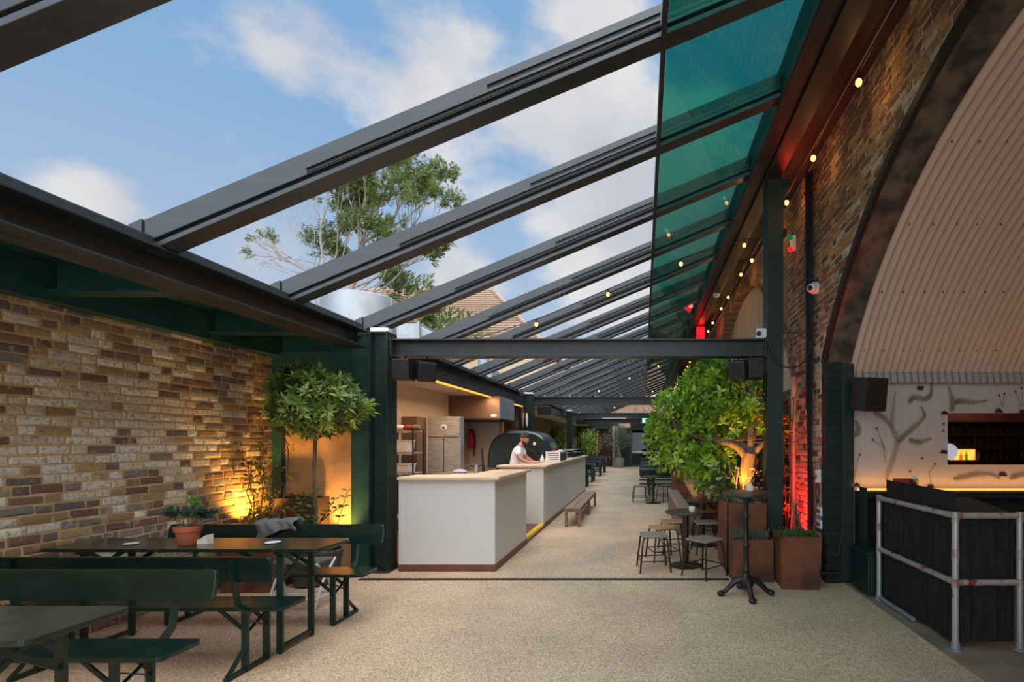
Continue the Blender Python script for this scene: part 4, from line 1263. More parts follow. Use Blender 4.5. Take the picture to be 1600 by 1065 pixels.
t = thing('wire_rack', 'wire shelving rack with tubs behind the white counter', 'shelf', (-3.95, 8.7, .06))
for x in (-4.24, -3.80):
    for y in (8.45, 8.85): MB().cyl((x, y, .06), (x, y, 1.82), .014, None, 8).build('post', M['steel_dk'], t, smooth=True)
for z in (.35, 1.08, 1.42, 1.78):
    mb = MB()
    for k in range(11): mb.cyl((-4.24, 8.45 + .04 * k, z), (-3.80, 8.45 + .04 * k, z), .005, None, 5)
    mb.cyl((-4.24, 8.45, z - .02), (-3.8, 8.45, z - .02), .008, None, 6).cyl((-4.24, 8.85, z - .02), (-3.8, 8.85, z - .02), .008, None, 6).build('wire_shelf', M['inox'], t)
for lab, x0, x1, z0, z1, m in (('white plastic tub on the middle wire shelf', -4.22, -3.92, 1.427, 1.62, 'plastic_white'), ('white plastic tub on the lower wire shelf above the counter', -4.22, -3.90, 1.087, 1.22, 'plastic_white')):
    t = thing('storage_tub', lab, 'tub', ((x0 + x1) / 2, 8.65, z0), 0)
    MB().taper((x0 + x1) / 2, 8.65, z0, z1, (x1 - x0) * .9, .27, x1 - x0, .3).build('body', M[m], t, bevel=.01)
    MB().box(x0 - .005, x1 + .005, 8.49, 8.81, z1 - .004, z1 + .012).build('lid', M[m], t, bevel=.004)
for k, (x, m, lab) in enumerate(((-4.1, 'ceramic', 'pale loaf shaped bundle on top of the wire rack'), (-3.93, 'menu_red', 'dark red bag on top of the wire rack'), (-3.82, 'bark', 'small brown bag at the end of the wire rack top'))):
    o = MB().ball((x, 8.6, 1.84), (.11 - .02 * k, .12, .05), 12, 8).build('food_bag', M[m], smooth=True)
    tag(o, lab, 'bag')
t = thing('fire_extinguisher', 'red fire extinguisher hung on the kitchen end wall', 'fire extinguisher', (-4.28, 12.5, 1.5))
c = Vector((-4.18, 12.5, 1.46))
c = Vector((728 - 1005, 0, 0)); X = -268 * 12.55 / 800
MB().lathe([(.001, 0), (.062, .01), (.066, .04), (.066, .36), (.05, .42), (.02, .44), (.001, .44)], (X, 12.55, 1.43), 16).build('cylinder', M['red_plastic'], t, smooth=True)
MB().box(X - .05, X + .04, 12.52, 12.58, 1.87, 1.92).build('valve', M['black'], t)
MB().tube([(X + .05, 12.53, 1.88), (X + .10, 12.5, 1.6), (X + .06, 12.5, 1.25)], .014, 6).build('hose', M['black'], t, smooth=True)
# pizza oven
t = thing('pizza_oven', 'domed green black pizza oven behind the man in the white shirt', 'oven', (-2.85, 12.4, .06))
MB().box(-3.44, -2.2, 11.9, 13.2, .06, .98).build('stand', M['steel_dk'], t)
P_ = []
for k in range(33):
    a = pi * k / 32
    ca, sa = math.cos(a), math.sin(a)
    P_.append((-2.82 + .73 * math.copysign(abs(ca) ** .62, ca), 1.02 + .84 * abs(sa) ** .72))
V = []; F = []; n = len(P_)
cols_ = [(11.62, .86), (11.60, .93), (11.64, .98), (11.8, 1.0), (12.6, 1.0), (12.9, .97), (13.1, .85), (13.2, .6)]
for y, s in cols_:
    for x, z in P_: V.append((-2.82 + (x + 2.82) * s, y, 1.0 + (z - 1.0) * s))
for i in range(len(cols_) - 1):
    for j in range(n - 1): F.append((i * n + j, i * n + j + 1, (i + 1) * n + j + 1, (i + 1) * n + j))
F.append(tuple(range(n))[::-1]); F.append(tuple((len(cols_) - 1) * n + j for j in range(n)))
mb = MB(); mb._add(V, F); mb.build('dome', M['oven'], t, smooth=True, angle=.6)
mb = MB(); mb.prism([(-2.62 + .28 * math.cos(a), 1.06 + .36 * math.sin(a)) for a in [pi * k / 20 for k in range(21)]], 'y', 11.55, 11.62); mb.build('mouth', M['mouth_black'], t)  # black plug drawn in place of an open mouth
mb = MB(); mb.prism([(-2.62 + .16 * math.cos(a), 1.08 + .2 * math.sin(a)) for a in [pi * k / 16 for k in range(17)]], 'y', 11.545, 11.555); mb.build('embers', M['ember'], t)
mb = MB()
for k in range(20):
    a, b = pi * k / 20, pi * (k + 1) / 20
    mb.bar((-2.62 + .30 * math.cos(a), 11.57, 1.06 + .38 * math.sin(a)), (-2.62 + .30 * math.cos(b), 11.57, 1.06 + .38 * math.sin(b)), .06, .03, (0, 1, 0))
mb.build('mouth_arch', M['oven'], t)
MB().box(-3.0, -2.25, 11.48, 11.62, 1.0, 1.04).build('landing_shelf', M['inox'], t)
MB().cyl((-2.45, 11.55, 1.56), (-2.45, 11.53, 1.56), .035, None, 16).build('thermometer', M['plastic_white'], t)
# prep table and small things
t = thing('prep_table', 'dark prep table behind the first white counter', 'table', (-3.0, 8.3, .06))
MB().box(-3.38, -2.40, 7.4, 8.9, 1.05, 1.09).build('table_top', M['inox_brown'], t)
for x in (-3.35, -2.47):
    for y in (7.44, 8.82): MB().box(x, x + .04, y, y + .04, .06, 1.05).build('leg', M['steel_dk'], t)
o = MB().ball((-2.93, 8.2, 1.12), (.12, .08, .045), 12, 8).ball((-2.86, 8.12, 1.125), (.06, .06, .04), 10, 6).build('kitchen_cloth', M['lilac_cloth'], smooth=True)
tag(o, 'crumpled lilac cloth on the dark prep table', 'cloth')
t = thing('mixer_tap', 'black tap with a side handle on the prep table', 'tap', (-2.68, 8.3, 1.09))
MB().cyl((-2.68, 8.3, 1.09), (-2.68, 8.3, 1.20), .022, None, 10).tube([(-2.68, 8.3, 1.19), (-2.8, 8.25, 1.22), (-2.85, 8.2, 1.19)], .014, 8).build('body', M['black'], t, smooth=True)
MB().bar((-2.68, 8.3, 1.20), (-2.58, 8.3, 1.24), .02, .014).build('lever', M['black'], t)
t = thing('peel_handle', 'tall thin dark peel handle standing at the prep table', 'handle', (-2.64, 8.4, 1.09))
MB().tube([(-2.62, 8.4, 1.09), (-2.65, 8.42, 1.50)], [.022, .016], 8).build('pole', M['black'], t, smooth=True)
for k, (x, y, lab) in enumerate(((-2.62, 8.05, 'clear squeeze bottle on the prep table beside the tap'),)):
    t = thing('squeeze_bottle', lab, 'bottle', (x, y, 1.09))
    MB().lathe([(.035, 0), (.037, .1), (.02, .13), (.018, .15), (.001, .15)], (x, y, 1.091), 14).build('body', M['galv'], t, smooth=True)
t = thing('pizza_board', 'pale wooden board lying on the prep table', 'board', (-2.75, 7.9, 1.09))
MB().box(-2.95, -2.55, 7.75, 8.0, 1.091, 1.105).build('plank', M['worktop'], t)
# on the long counter
for k, (x, y, lab) in enumerate(((-2.12, 10.75, 'cream ceramic bottle on the long counter, by the hand of the man'), (-2.05, 10.95, 'cream ceramic bottle on the long counter, next to the slatted crate'))):
    t = thing('ceramic_bottle', lab, 'bottle', (x, y, 1.167))
    MB().lathe([(.045, 0), (.05, .03), (.04, .09), (.015, .13), (.008, .17), (.001, .17)], (x, y, 1.168), 16).build('body', M['ceramic'], t, smooth=True)
t = thing('plate_crate', 'white slatted crate of crockery on the long counter', 'crate', (-2.0, 11.9, 1.167))
mb = MB()
for k in range(5): mb.box(-2.17, -1.85, 11.4, 11.43, 1.17 + .043 * k, 1.20 + .043 * k)
for x in (-2.17, -1.88): mb.box(x, x + .03, 11.39, 11.43, 1.168, 1.39)
mb.build('slatted_front', M['plastic_white'], t)
MB().box(-2.16, -1.86, 11.44, 12.4, 1.168, 1.36).build('tray_body', M['charcoal'], t)
MB().box(-2.17, -1.85, 11.43, 12.42, 1.36, 1.375).build('rim', M['plastic_white'], t)
for x, y, m, lab in ((-2.05, 11.8, 'red_plastic', 'red lid lying on the white slatted crate'), (-1.98, 12.2, 'plastic_white', 'white folded paper lying on the slatted crate')):
    tag(MB().ball((x, y, 1.39), (.07, .09, .02), 10, 6).build('lid', M[m], smooth=True), lab, 'lid')
t = thing('serving_dome', 'steel and glass serving tray at the far end of the long counter', 'serving tray', (-2.0, 14.6, 1.167))
MB().box(-2.25, -1.85, 13.6, 15.6, 1.168, 1.19).build('tray', M['inox'], t)
MB().box(-2.23, -1.87, 13.65, 15.55, 1.19, 1.37).build('cover', M['clear_glass'], t)
MB().box(-2.24, -1.86, 13.63, 15.57, 1.37, 1.385).build('lid_plate', M['inox'], t)
t = thing('glass_jar', 'pale round stand on the long counter between crate and serving tray', 'stand', (-1.95, 13.1, 1.167))
MB().lathe([(.05, 0), (.05, .01), (.02, .02), (.02, .14), (.10, .15), (.10, .16), (.001, .16)], (-1.95, 13.1, 1.168), 20).build('body', M['inox'], t, smooth=True)
# things hung on the column past the oven
t = thing('coat_rack', 'aprons hung on the dark post past the steel hood', 'coat rack', (-3.4, 14.3, 2.2))
MB().box(-3.44, -3.37, 14.1, 14.2, 1.6, 2.5).build('board', M['black'], t)
for k, m in enumerate(('black', 'wood_orange', 'black', 'plastic_white')):
    MB().ball((-3.36 + .05 * k, 14.12, 2.22 - .02 * (k % 2)), (.035, .04, .20), 8, 8).build('apron', M[m], t, smooth=True)

# ------------------------------------------------------------------ the man
def skin_mesh(name, mat, verts, edges, parent, root=0, sub=2):
    """verts: (x, y, z, radius x, radius y)"""
    me = bpy.data.meshes.new(name); off = Vector(ORIG[parent.name])
    me.from_pydata([tuple(Vector(v[:3]) - off) for v in verts], edges, []); me.materials.append(mat)
    o = bpy.data.objects.new(name, me); COL.objects.link(o); o.parent = parent; ORIG[o.name] = ORIG[parent.name]
    sk = o.modifiers.new('Skin', 'SKIN'); sk.use_smooth_shade = True; sk.branch_smoothing = .6
    for i, v in enumerate(verts):
        s = me.skin_vertices[0].data[i]
        s.radius = (v[3], v[4] if len(v) > 4 else v[3]); s.use_root = (i == root)
    ss = o.modifiers.new('Sub', 'SUBSURF'); ss.levels = sub; ss.render_levels = sub
    return o


t = thing('person', 'man in a white T-shirt leaning over the long counter before the oven', 'person', (-2.62, 10.45, .06))
bx, by = -2.60, 10.45
V = [(bx, by, .98, .15, .13), (bx + .01, by, 1.12, .14, .12), (bx + .03, by, 1.30, .15, .13), (bx + .06, by - .005, 1.45, .13, .11), (bx + .10, by - .01, 1.53, .06, .06), (bx + .14, by - .015, 1.60, .055, .06),
     # right arm, on the camera side
     (bx + .06, by - .17, 1.45, .06, .06), (bx + .14, by - .24, 1.27, .048, .048), (bx + .30, by - .20, 1.19, .040, .038), (bx + .39, by - .18, 1.185, .028, .026), (bx + .45, by - .17, 1.19, .036, .018),
     # left arm
     (bx + .07, by + .17, 1.45, .06, .06), (bx + .15, by + .24, 1.27, .048, .048), (bx + .30, by + .16, 1.19, .040, .038), (bx + .38, by + .12, 1.185, .028, .026), (bx + .44, by + .10, 1.19, .036, .018),
     # legs
     (bx, by - .09, .88, .095, .095), (bx + .03, by - .10, .52, .065, .065), (bx - .03, by - .10, .14, .045, .045), (bx + .10, by - .10, .10, .04, .035),
     (bx, by + .09, .88, .095, .095), (bx + .03, by + .10, .52, .065, .065), (bx - .03, by + .10, .14, .045, .045), (bx + .10, by + .10, .10, .04, .035)]
E = [(0, 1), (1, 2), (2, 3), (3, 4), (4, 5), (3, 6), (6, 7), (7, 8), (8, 9), (9, 10), (3, 11), (11, 12), (12, 13), (13, 14), (14, 15), (0, 16), (16, 17), (17, 18), (18, 19), (0, 20), (20, 21), (21, 22), (22, 23)]
for h, sy in ((10, -1), (15, 1)):
    px, py, pz = V[h][:3]
    for k in range(4):
        i = len(V); oy = (k - 1.5) * .021
        ln = (.036, .042, .040, .030)[k]
        V += [(px + .03, py + oy, pz + .004, .0095), (px + .03 + ln * .6, py + oy * 1.15, pz - .003, .0085), (px + .03 + ln * 1.25, py + oy * 1.15, pz - .016, .007)]
        E += [(h, i), (i, i + 1), (i + 1, i + 2)]
    i = len(V)
    V += [(px - .015, py - sy * .038, pz, .011), (px + .02, py - sy * .055, pz - .006, .009), (px + .045, py - sy * .055, pz - .012, .008)]
    E += [(h, i), (i, i + 1), (i + 1, i + 2)]
body = skin_mesh('body', M['skin'], V, E, t)
# head: lofted profile with a face, turned down towards the counter
hc = Vector((bx + .19, by - .02, 1.675))
Mh = Matrix.Rotation(math.radians(-25), 3, 'Z') @ Matrix.Rotation(math.radians(28), 3, 'Y')
mb = MB(); V2 = []; F2 = []; nu, nv = 24, 18
for j in range(nv + 1):
    th = pi * j / nv
    for i in range(nu):
        ph = 2 * pi * i / nu
        x, y, z = math.sin(th) * math.cos(ph), math.sin(th) * math.sin(ph), math.cos(th)
        rx, ry, rz = .098, .076, .118
        if z < 0: ry *= 1 + .22 * z; rx *= 1 + .06 * z
        p = Vector((x * rx, y * ry, z * rz))
        f = max(0, x)
        g = lambda cy, cz, s, a: a * f * math.exp(-(((y - cy) / s) ** 2 + ((z - cz) / s) ** 2))
        p.x += g(0, -.18, .17, .026) + g(0, .03, .12, .008) + g(0, -.55, .16, .008) + g(0, -.86, .2, .012) - g(.36, .08, .17, .010) - g(-.36, .08, .17, .010) - g(0, -.66, .1, .004)
        V2.append(hc + Mh @ p)
for j in range(nv):
    for i in range(nu):
        a, b = j * nu + i, j * nu + (i + 1) % nu; F2.append((a, a + nu, b + nu, b))
for s in (-1, 1):
    pass
mb._add(V2, F2)
for s in (-1, 1): mb.ball(hc + Mh @ Vector((-.005, s * .074, -.005)), (.022, .010, .033), 10, 8, Mh)
mb.build('head', M['skin'], body, smooth=True, angle=None)
for s in (-1, 1):
    MB().ball(hc + Mh @ Vector((.083, s * .028, .012)), (.011, .013, .009), 10, 6, Mh).build('eye', M['plastic_white'], body, smooth=True)
    MB().ball(hc + Mh @ Vector((.092, s * .028, .011)), (.004, .006, .006), 8, 6, Mh).ball(hc + Mh @ Vector((.089, s * .03, .034)), (.008, .022, .005), 8, 6, Mh).build('eyebrow', M['hair'], body, smooth=True)
MB().ball(hc + Mh @ Vector((.093, 0, -.066)), (.007, .024, .007), 10, 6, Mh).build('mouth', P('lips', (.35, .13, .1), .5), body, smooth=True)
mb = MB(); V3 = []; F3 = []
for j in range(11):
    th = pi * .56 * j / 10
    for i in range(24):
        ph = 2 * pi * i / 24
        lim = 1.0 - .34 * max(0, math.cos(ph)) ** .6
        t_ = th * lim
        V3.append(hc + Mh @ Vector((-.004 + .105 * math.sin(t_) * math.cos(ph), .083 * math.sin(t_) * math.sin(ph), .004 + .124 * math.cos(t_))))
for j in range(10):
    for i in range(24):
        a, b = j * 24 + i, j * 24 + (i + 1) % 24; F3.append((a, a + 24, b + 24, b))
mb._add(V3, F3); mb.build('hair', M['hair'], body, smooth=True, angle=None)
mb = MB(); V3 = []; F3 = []
for j in range(7):       # short beard along the jaw
    z = -.052 - .058 * j / 6
    for i in range(17):
        a = math.radians(-80 + 160 * i / 16); q = math.sqrt(max(.05, 1 - (z / .124) ** 2))
        V3.append(hc + Mh @ Vector((.106 * q * math.cos(a) * (1 if abs(a) > .35 or z < -.075 else .9), .076 * q * (1 + .18 * z / .12) * math.sin(a), z)))
for j in range(6):
    for i in range(16): F3.append((j * 17 + i, j * 17 + i + 1, (j + 1) * 17 + i + 1, (j + 1) * 17 + i))
mb._add(V3, F3); mb.build('beard', M['hair'], body, smooth=True, angle=None)
V = [(bx, by, .95, .185, .16), (bx + .01, by, 1.12, .172, .15), (bx + .03, by, 1.30, .185, .155), (bx + .06, by - .005, 1.44, .165, .13), (bx + .095, by - .01, 1.515, .082, .082),
     (bx + .06, by - .18, 1.44, .085, .085), (bx + .125, by - .225, 1.31, .078, .078), (bx + .07, by + .18, 1.44, .085, .085), (bx + .135, by + .225, 1.31, .078, .078)]
skin_mesh('t_shirt', M['tee'], V, [(0, 1), (1, 2), (2, 3), (3, 4), (3, 5), (5, 6), (3, 7), (7, 8)], t)
V = [(bx, by, .97, .165, .15), (bx, by - .09, .86, .115, .115), (bx + .03, by - .10, .52, .085, .085), (bx - .03, by - .10, .16, .07, .07), (bx, by + .09, .86, .115, .115), (bx + .03, by + .10, .52, .085, .085), (bx - .03, by + .10, .16, .07, .07)]
skin_mesh('trousers', M['trouser'], V, [(0, 1), (1, 2), (2, 3), (0, 4), (4, 5), (5, 6)], t)
for s in (-1, 1):
    MB().ball((bx + .05, by + s * .10, .10), (.14, .05, .045), 12, 8).build('shoe', M['black'], t, smooth=True)
# ------------------------------------------------------------------ stools and round tables
def make_stool(seat='stool_seat'):
    t = thing('bistro_stool', 'x', 'stool', (0, 0, 0), 0, 'square stools')
    MB().slab(-.165, .165, -.165, .165, .428, .45, .035).build('seat', M[seat], t, bevel=.006, world=False)
    for sx in (-1, 1):
        for sy in (-1, 1):
            MB().tube([(sx * .10, sy * .10, .422), (sx * .135, sy * .135, .415), (sx * .15, sy * .15, .385), (sx * .165, sy * .165, .25), (sx * .19, sy * .19, .004)], .0115, 8).build('leg', M['stool_leg'], t, smooth=True, world=False)
    a = .176
    for p, q in (((-a, -a), (a, -a)), ((a, -a), (a, a)), ((a, a), (-a, a)), ((-a, a), (-a, -a))):
        MB().cyl((p[0], p[1], .14), (q[0], q[1], .14), .008, None, 7).build('stretcher', M['stool_leg'], t, smooth=True, world=False)
    MB().tube([(-.10, -.10, .42), (.10, -.10, .42), (.10, .10, .42), (-.10, .10, .42), (-.10, -.10, .42)], .011, 7).build('seat_frame', M['stool_leg'], t, world=False)
    return t


sg = make_stool('stool_grey'); so_ = make_stool('stool_seat')
setT(sg, (.13, 6.42, 0), .12, 'grey topped stool before the round table with the pink flower, closest to the aisle')
setT(so_, (.27, 6.98, 0), .3, 'honey topped stool tucked behind the grey stool at the round table')
dup(so_, (.44, 7.5, 0), .15, 'honey topped stool on the far side of the round table with the pink flower')
dup(sg, (.73, 6.12, 0), .75, 'greyish stool turned diagonally before the round table, beside the tall steel planter')
dup(sg, (.92, 7.42, 0), .1, 'greyish stool before the round table with the terracotta pot')
dup(so_, (1.06, 8.62, 0), .2, 'honey topped stool under the drinks ledge behind the terracotta pot')
dup(sg, (-.09, 13.6, 0), .1, 'small far stool on the aisle side of the little round table')
dup(sg, (.60, 13.72, 0), .5, 'small far stool on the wall side of the little round table')
t = thing('round_table', 'small round pedestal table with the pink flower pot between stools', 'table', (.55, 6.62, 0), 0, 'round pedestal tables')
MB().lathe([(.265, .682), (.27, .69), (.27, .70), (.262, .708), (.001, .708)], (0, 0, 0), 40).build('table_top', M['table_top'], t, smooth=True, world=False)
MB().cyl((0, 0, .02), (0, 0, .69), .042, None, 16).build('pedestal', M['stool_leg'], t, smooth=True, world=False)
MB().lathe([(.205, 0), (.21, .006), (.20, .014), (.06, .024), (.001, .03)], (0, 0, 0), 36).build('base', M['stool_leg'], t, smooth=True, world=False)
MB().cyl((0, 0, .655), (0, 0, .684), .12, None, 20).build('top_plate', M['stool_leg'], t, smooth=True, world=False)
rt = t
dup(rt, (.92, 7.95, 0), 0, 'small round pedestal table with the terracotta pot and candle')
dup(rt, (.26, 13.4, 0), 0, 'little round table far down the aisle before the green benches')
t = thing('poseur_table', 'tall black cast iron bar table with a round dark top', 'table', (1.07, 5.33, 0))
c0 = (1.07, 5.33, 0)
MB().lathe([(.236, 1.045), (.245, 1.052), (.245, 1.074), (.238, 1.082), (.001, 1.082)], c0, 44).build('table_top', M['table_top'], t, smooth=True)
MB().lathe([(.15, 1.036), (.15, 1.046), (.001, 1.046)], c0, 24).build('top_plate', M['iron'], t)
MB().lathe([(.062, .16), (.066, .18), (.05, .2), (.036, .24), (.044, .26), (.044, .275), (.030, .30), (.030, .50), (.038, .51), (.040, .53), (.030, .545), (.027, .80), (.034, .81), (.034, .83), (.025, .85), (.026, .96), (.045, 1.0), (.07, 1.036), (.001, 1.036)], c0, 24).build('stem', M['iron'], t, smooth=True)
MB().ball((1.07, 5.33, .14), (.085, .085, .075), 16, 10).build('hub', M['iron'], t, smooth=True)
for k in range(4):
    a = pi / 4 * 0 + k * pi / 2 + .05
    u = Vector((math.cos(a), math.sin(a), 0)); b0 = Vector(c0)
    MB().tube([b0 + u * .04 + Vector((0, 0, .17)), b0 + u * .11 + Vector((0, 0, .155)), b0 + u * .17 + Vector((0, 0, .10)), b0 + u * .22 + Vector((0, 0, .05)), b0 + u * .255 + Vector((0, 0, .035))], [.04, .034, .027, .024, .022], 10).ball(b0 + u * .262 + Vector((0, 0, .03)), (.042, .042, .03), 12, 8).build('foot', M['iron'], t, smooth=True)


def candle(label, c, name='candle_holder'):
    t = thing(name, label, 'candle holder', c)
    MB().lathe([(.03, 0), (.042, .012), (.045, .05), (.040, .062), (.034, .06), (.03, .02), (.001, .02)], c, 18).build('bowl', M['ceramic'], t, smooth=True)
    MB().lathe([(.03, .05), (.032, .06), (.012, .085), (.001, .09)], c, 14).build('wax', M['ceramic'], t, smooth=True)
    return t


candle('cream ceramic candle holder on the tall cast iron table', (1.11, 5.33, 1.083))
t = thing('flower_pot', 'cream pot with one pink flower on the round table', 'flower pot', (.63, 6.58, .708))
c = (.63, 6.58, .709)
MB().lathe([(.035, 0), (.043, .03), (.04, .06), (.033, .065), (.001, .05)], c, 18).build('pot', M['ceramic'], t, smooth=True)
MB().tube([(c[0], c[1], c[2] + .05), (c[0] - .01, c[1], c[2] + .12), (c[0] - .03, c[1], c[2] + .18)], .004, 5).build('stem', M['green_paint'], t)
mb = MB()
for k in range(8): mb.leaf((c[0] - .03, c[1], c[2] + .17), (math.cos(k * .8), math.sin(k * .8), .5), (0, 0, 1), .035, .026, (.75, .05, .22))
for k in range(5): mb.leaf((c[0], c[1], c[2] + .06), (math.cos(k * 1.3), math.sin(k * 1.3), .9), (0, 0, 1), .05, .02, lc(BLUEG))
mb.build('bloom', M['petal'], t)
t = thing('basil_pot', 'leafy green herb in a terracotta pot on the second round table', 'pot plant', (.89, 7.93, .708))
c = (.89, 7.93, .709)
MB().lathe([(.045, 0), (.06, .10), (.068, .102), (.07, .13), (.06, .13), (.001, .115)], c, 22).build('pot', M['terracotta'], t, smooth=True)
mb = MB(); scatter(mb, (c[0] + .05, c[1], c[2] + .27), (.19, .15, .14), 240, .075, .05, CITRUS[:4] + LAUREL[:2], .1)
mb.build('foliage', M['leaf'], t)
t = thing('candle_jar', 'small pale candle jar beside the terracotta herb pot', 'candle', (1.02, 7.92, .708))
MB().lathe([(.028, 0), (.03, .01), (.03, .09), (.026, .09), (.025, .06), (.001, .06)], (1.02, 7.92, .709), 16).build('jar', M['ceramic'], t, smooth=True)

# ------------------------------------------------------------------ planters on the viaduct side
t = planter('planter', 'weathered steel planter with lavender before the tall planter, behind the cast iron table', 1.255, 5.98, .46, .30, .485, M['corten'])
mb = MB()
for x in (1.13, 1.36):
    for k in range(46):
        a = RND.uniform(0, 6.3); r_ = RND.uniform(0, .085); p = Vector((x + r_ * math.cos(a), 5.97 + r_ * math.sin(a), .43)); h = RND.uniform(.08, .17)
        tp = p + Vector((r_ * math.cos(a) * .7, r_ * math.sin(a) * .7, h)); mb.tube([p, tp], .003, 3, False, lc(GREYG))
        for q in range(5): mb.leaf(p.lerp(tp, .25 + .15 * q), rp() + Vector((0, 0, .7)), (0, -1, 0), .04, .009, lc(GREYG))
mb.build('lavender', M['leaf_soft'], t)
t = planter('planter', 'tapered weathered steel planter with low thyme at the brick pier', 1.715, 5.74, .40, .40, .575, M['corten'], .44, .44, -.05)
mb = MB()
for k in range(170):
    p = Vector((1.715 + RND.uniform(-.2, .2), 5.74 + RND.uniform(-.2, .2), .535)); d_ = (rp() * .6 + Vector((0, 0, 1))).normalized()
    for q in range(4): mb.leaf(p + d_ * .025 * q, rp() + Vector((0, 0, .5)), (0, 0, 1), .035, .012, lc(HERB))
for k in range(0):
    p = Vector((1.9 + RND.uniform(-.03, .04), 5.53, .57))
    for q in range(5): mb.leaf(p + Vector((0, -.02, -.02 * q)), rp(), (0, 0, 1), .035, .012, lc(HERB))
mb.build('foliage', M['leaf_soft'], t)
t = thing('tree_planter', 'tall weathered steel tree planter with a timber drinks ledge along it', 'planter', (1.25, 7.6, 0))
MB().box(1.016, 1.5, 6.18, 6.192, 0, .86).box(1.016, 1.028, 6.18, 6.95, 0, .86).box(1.49, 1.502, 6.18, 11.9, 0, .86).box(1.016, 1.30, 6.94, 6.952, 0, .86).box(1.29, 1.302, 6.95, 11.9, 0, .86).box(1.29, 1.5, 11.89, 11.902, 0, .86).build('box', M['corten'], t)
MB().box(1.028, 1.49, 6.192, 6.94, .72, .80).box(1.302, 1.49, 6.94, 11.89, .72, .80).build('soil', M['soil'], t)
MB().hexa([(.79, 8.1, .705), (1.29, 8.1, .705), (1.29, 11.9, .705), (.93, 11.9, .705), (.79, 8.1, .74), (1.29, 8.1, .74), (1.29, 11.9, .74), (.93, 11.9, .74)]).build('drinks_ledge', M['wood_orange'], t, bevel=.004)
MB().bar((.9, 9.2, .70), (1.29, 9.2, .4), .04, .03).build('bracket', M['steel_dk'], t)
MB().bar((.95, 11.5, .70), (1.29, 11.5, .4), .04, .03).build('bracket', M['steel_dk'], t)
t = thing('box_bench', 'long timber box bench along the aisle in front of the drinks ledge', 'bench', (.70, 10.5, 0))
MB().box(.59, .83, 8.76, 12.3, .42, .455).build('seat', M['wood_pale'], t, bevel=.004)
mb = MB(); y = 8.8
while y < 12.2:
    mb.box(.60, .63, y, y + .135, 0, .42); y += .14
mb.box(.60, .82, 8.78, 8.81, 0, .42).box(.79, .82, 8.8, 12.25, 0, .42).build('plank_side', M['wood'], t)
t = planter('planter', 'weathered steel planter past the drinks ledge, before the far green benches', 1.1, 12.7, .8, .45, .93, M['corten'])
mb = MB(); scatter(mb, (1.0, 12.6, 1.1), (.4, .25, .22), 260, .07, .03, LAUREL)
for k in range(14): mb.leaf((1.0 + RND.uniform(-.4, .4), 12.5, 1.1 + RND.uniform(0, .2)), rp(), (0, 0, 1), .06, .05, (.55, .04, .03))
mb.build('foliage', M['leaf_soft'], t)
for k, (x, lab) in enumerate(((1.05, 'small terracotta pot of succulents on the soil at the front of the tree planter'), (1.37, 'second terracotta pot of succulents on the tree planter, next to the trunk'))):
    pass
for x, lab in ((1.15, 'grey leaved succulent at the front edge of the tree planter below the round iron top'), (1.40, 'grey leaved succulent in a small terracotta pot beside the column')):
    t = thing('succulent', lab, 'succulent', (x, 6.3, .80))
    MB().lathe([(.05, 0), (.06, .06), (.055, .065), (.001, .05)], (x, 6.3, .80), 16).build('pot', M['terracotta'], t, smooth=True)
    mb = MB(); rosettes(mb, (x, 6.29, .88), (.09, .07, .04), 9, 9, .06, .02, BLUEG + GREYG); mb.build('leaves', M['leaf_soft'], t)
# the citrus tree
t = thing('citrus_tree', 'broad leafy citrus tree with an amber lit trunk in the tall planter', 'tree', (1.33, 6.62, .80))
tr = MB().tube([(1.34, 6.62, .76), (1.33, 6.62, 1.0), (1.34, 6.6, 1.25), (1.37, 6.6, 1.45)], [.115, .098, .092, .095], 14)
for pts, rs in (([(1.35, 6.6, 1.38), (1.20, 6.62, 1.55), (.95, 6.7, 1.62), (.62, 6.85, 1.70), (.35, 7.0, 1.85)], [.062, .052, .042, .03, .015]),
                ([(1.37, 6.6, 1.42), (1.40, 6.6, 1.7), (1.36, 6.65, 2.0), (1.25, 6.7, 2.3)], [.06, .05, .036, .02]),
                ([(1.38, 6.6, 1.42), (1.52, 6.55, 1.56), (1.64, 6.5, 1.62), (1.70, 6.45, 1.78)], [.05, .036, .024, .014]),
                ([(1.35, 6.62, 1.5), (1.1, 6.9, 1.8), (.95, 7.1, 2.1), (.85, 7.2, 2.4)], [.05, .04, .03, .015])):
    tr.tube(spline(pts, 4), [v[0] for v in spline([(r_, 0, 0) for r_ in rs], 4)], 10)
tr.build('trunk', M['bark'], t, smooth=True)
mb = MB(); tips = []
for p in ((.95, 6.7, 1.62), (.62, 6.85, 1.70), (.35, 7.0, 1.85), (1.36, 6.65, 2.0), (1.25, 6.7, 2.3), (.95, 7.1, 2.1), (.85, 7.2, 2.4), (1.64, 6.5, 1.62)):
    for k in range(4): branchy(mb, p, rp() + Vector((0, -.2, .4)), .36, .012, 1, tips, n=2)
mb.build('branch', M['bark'], t)
mb = MB()
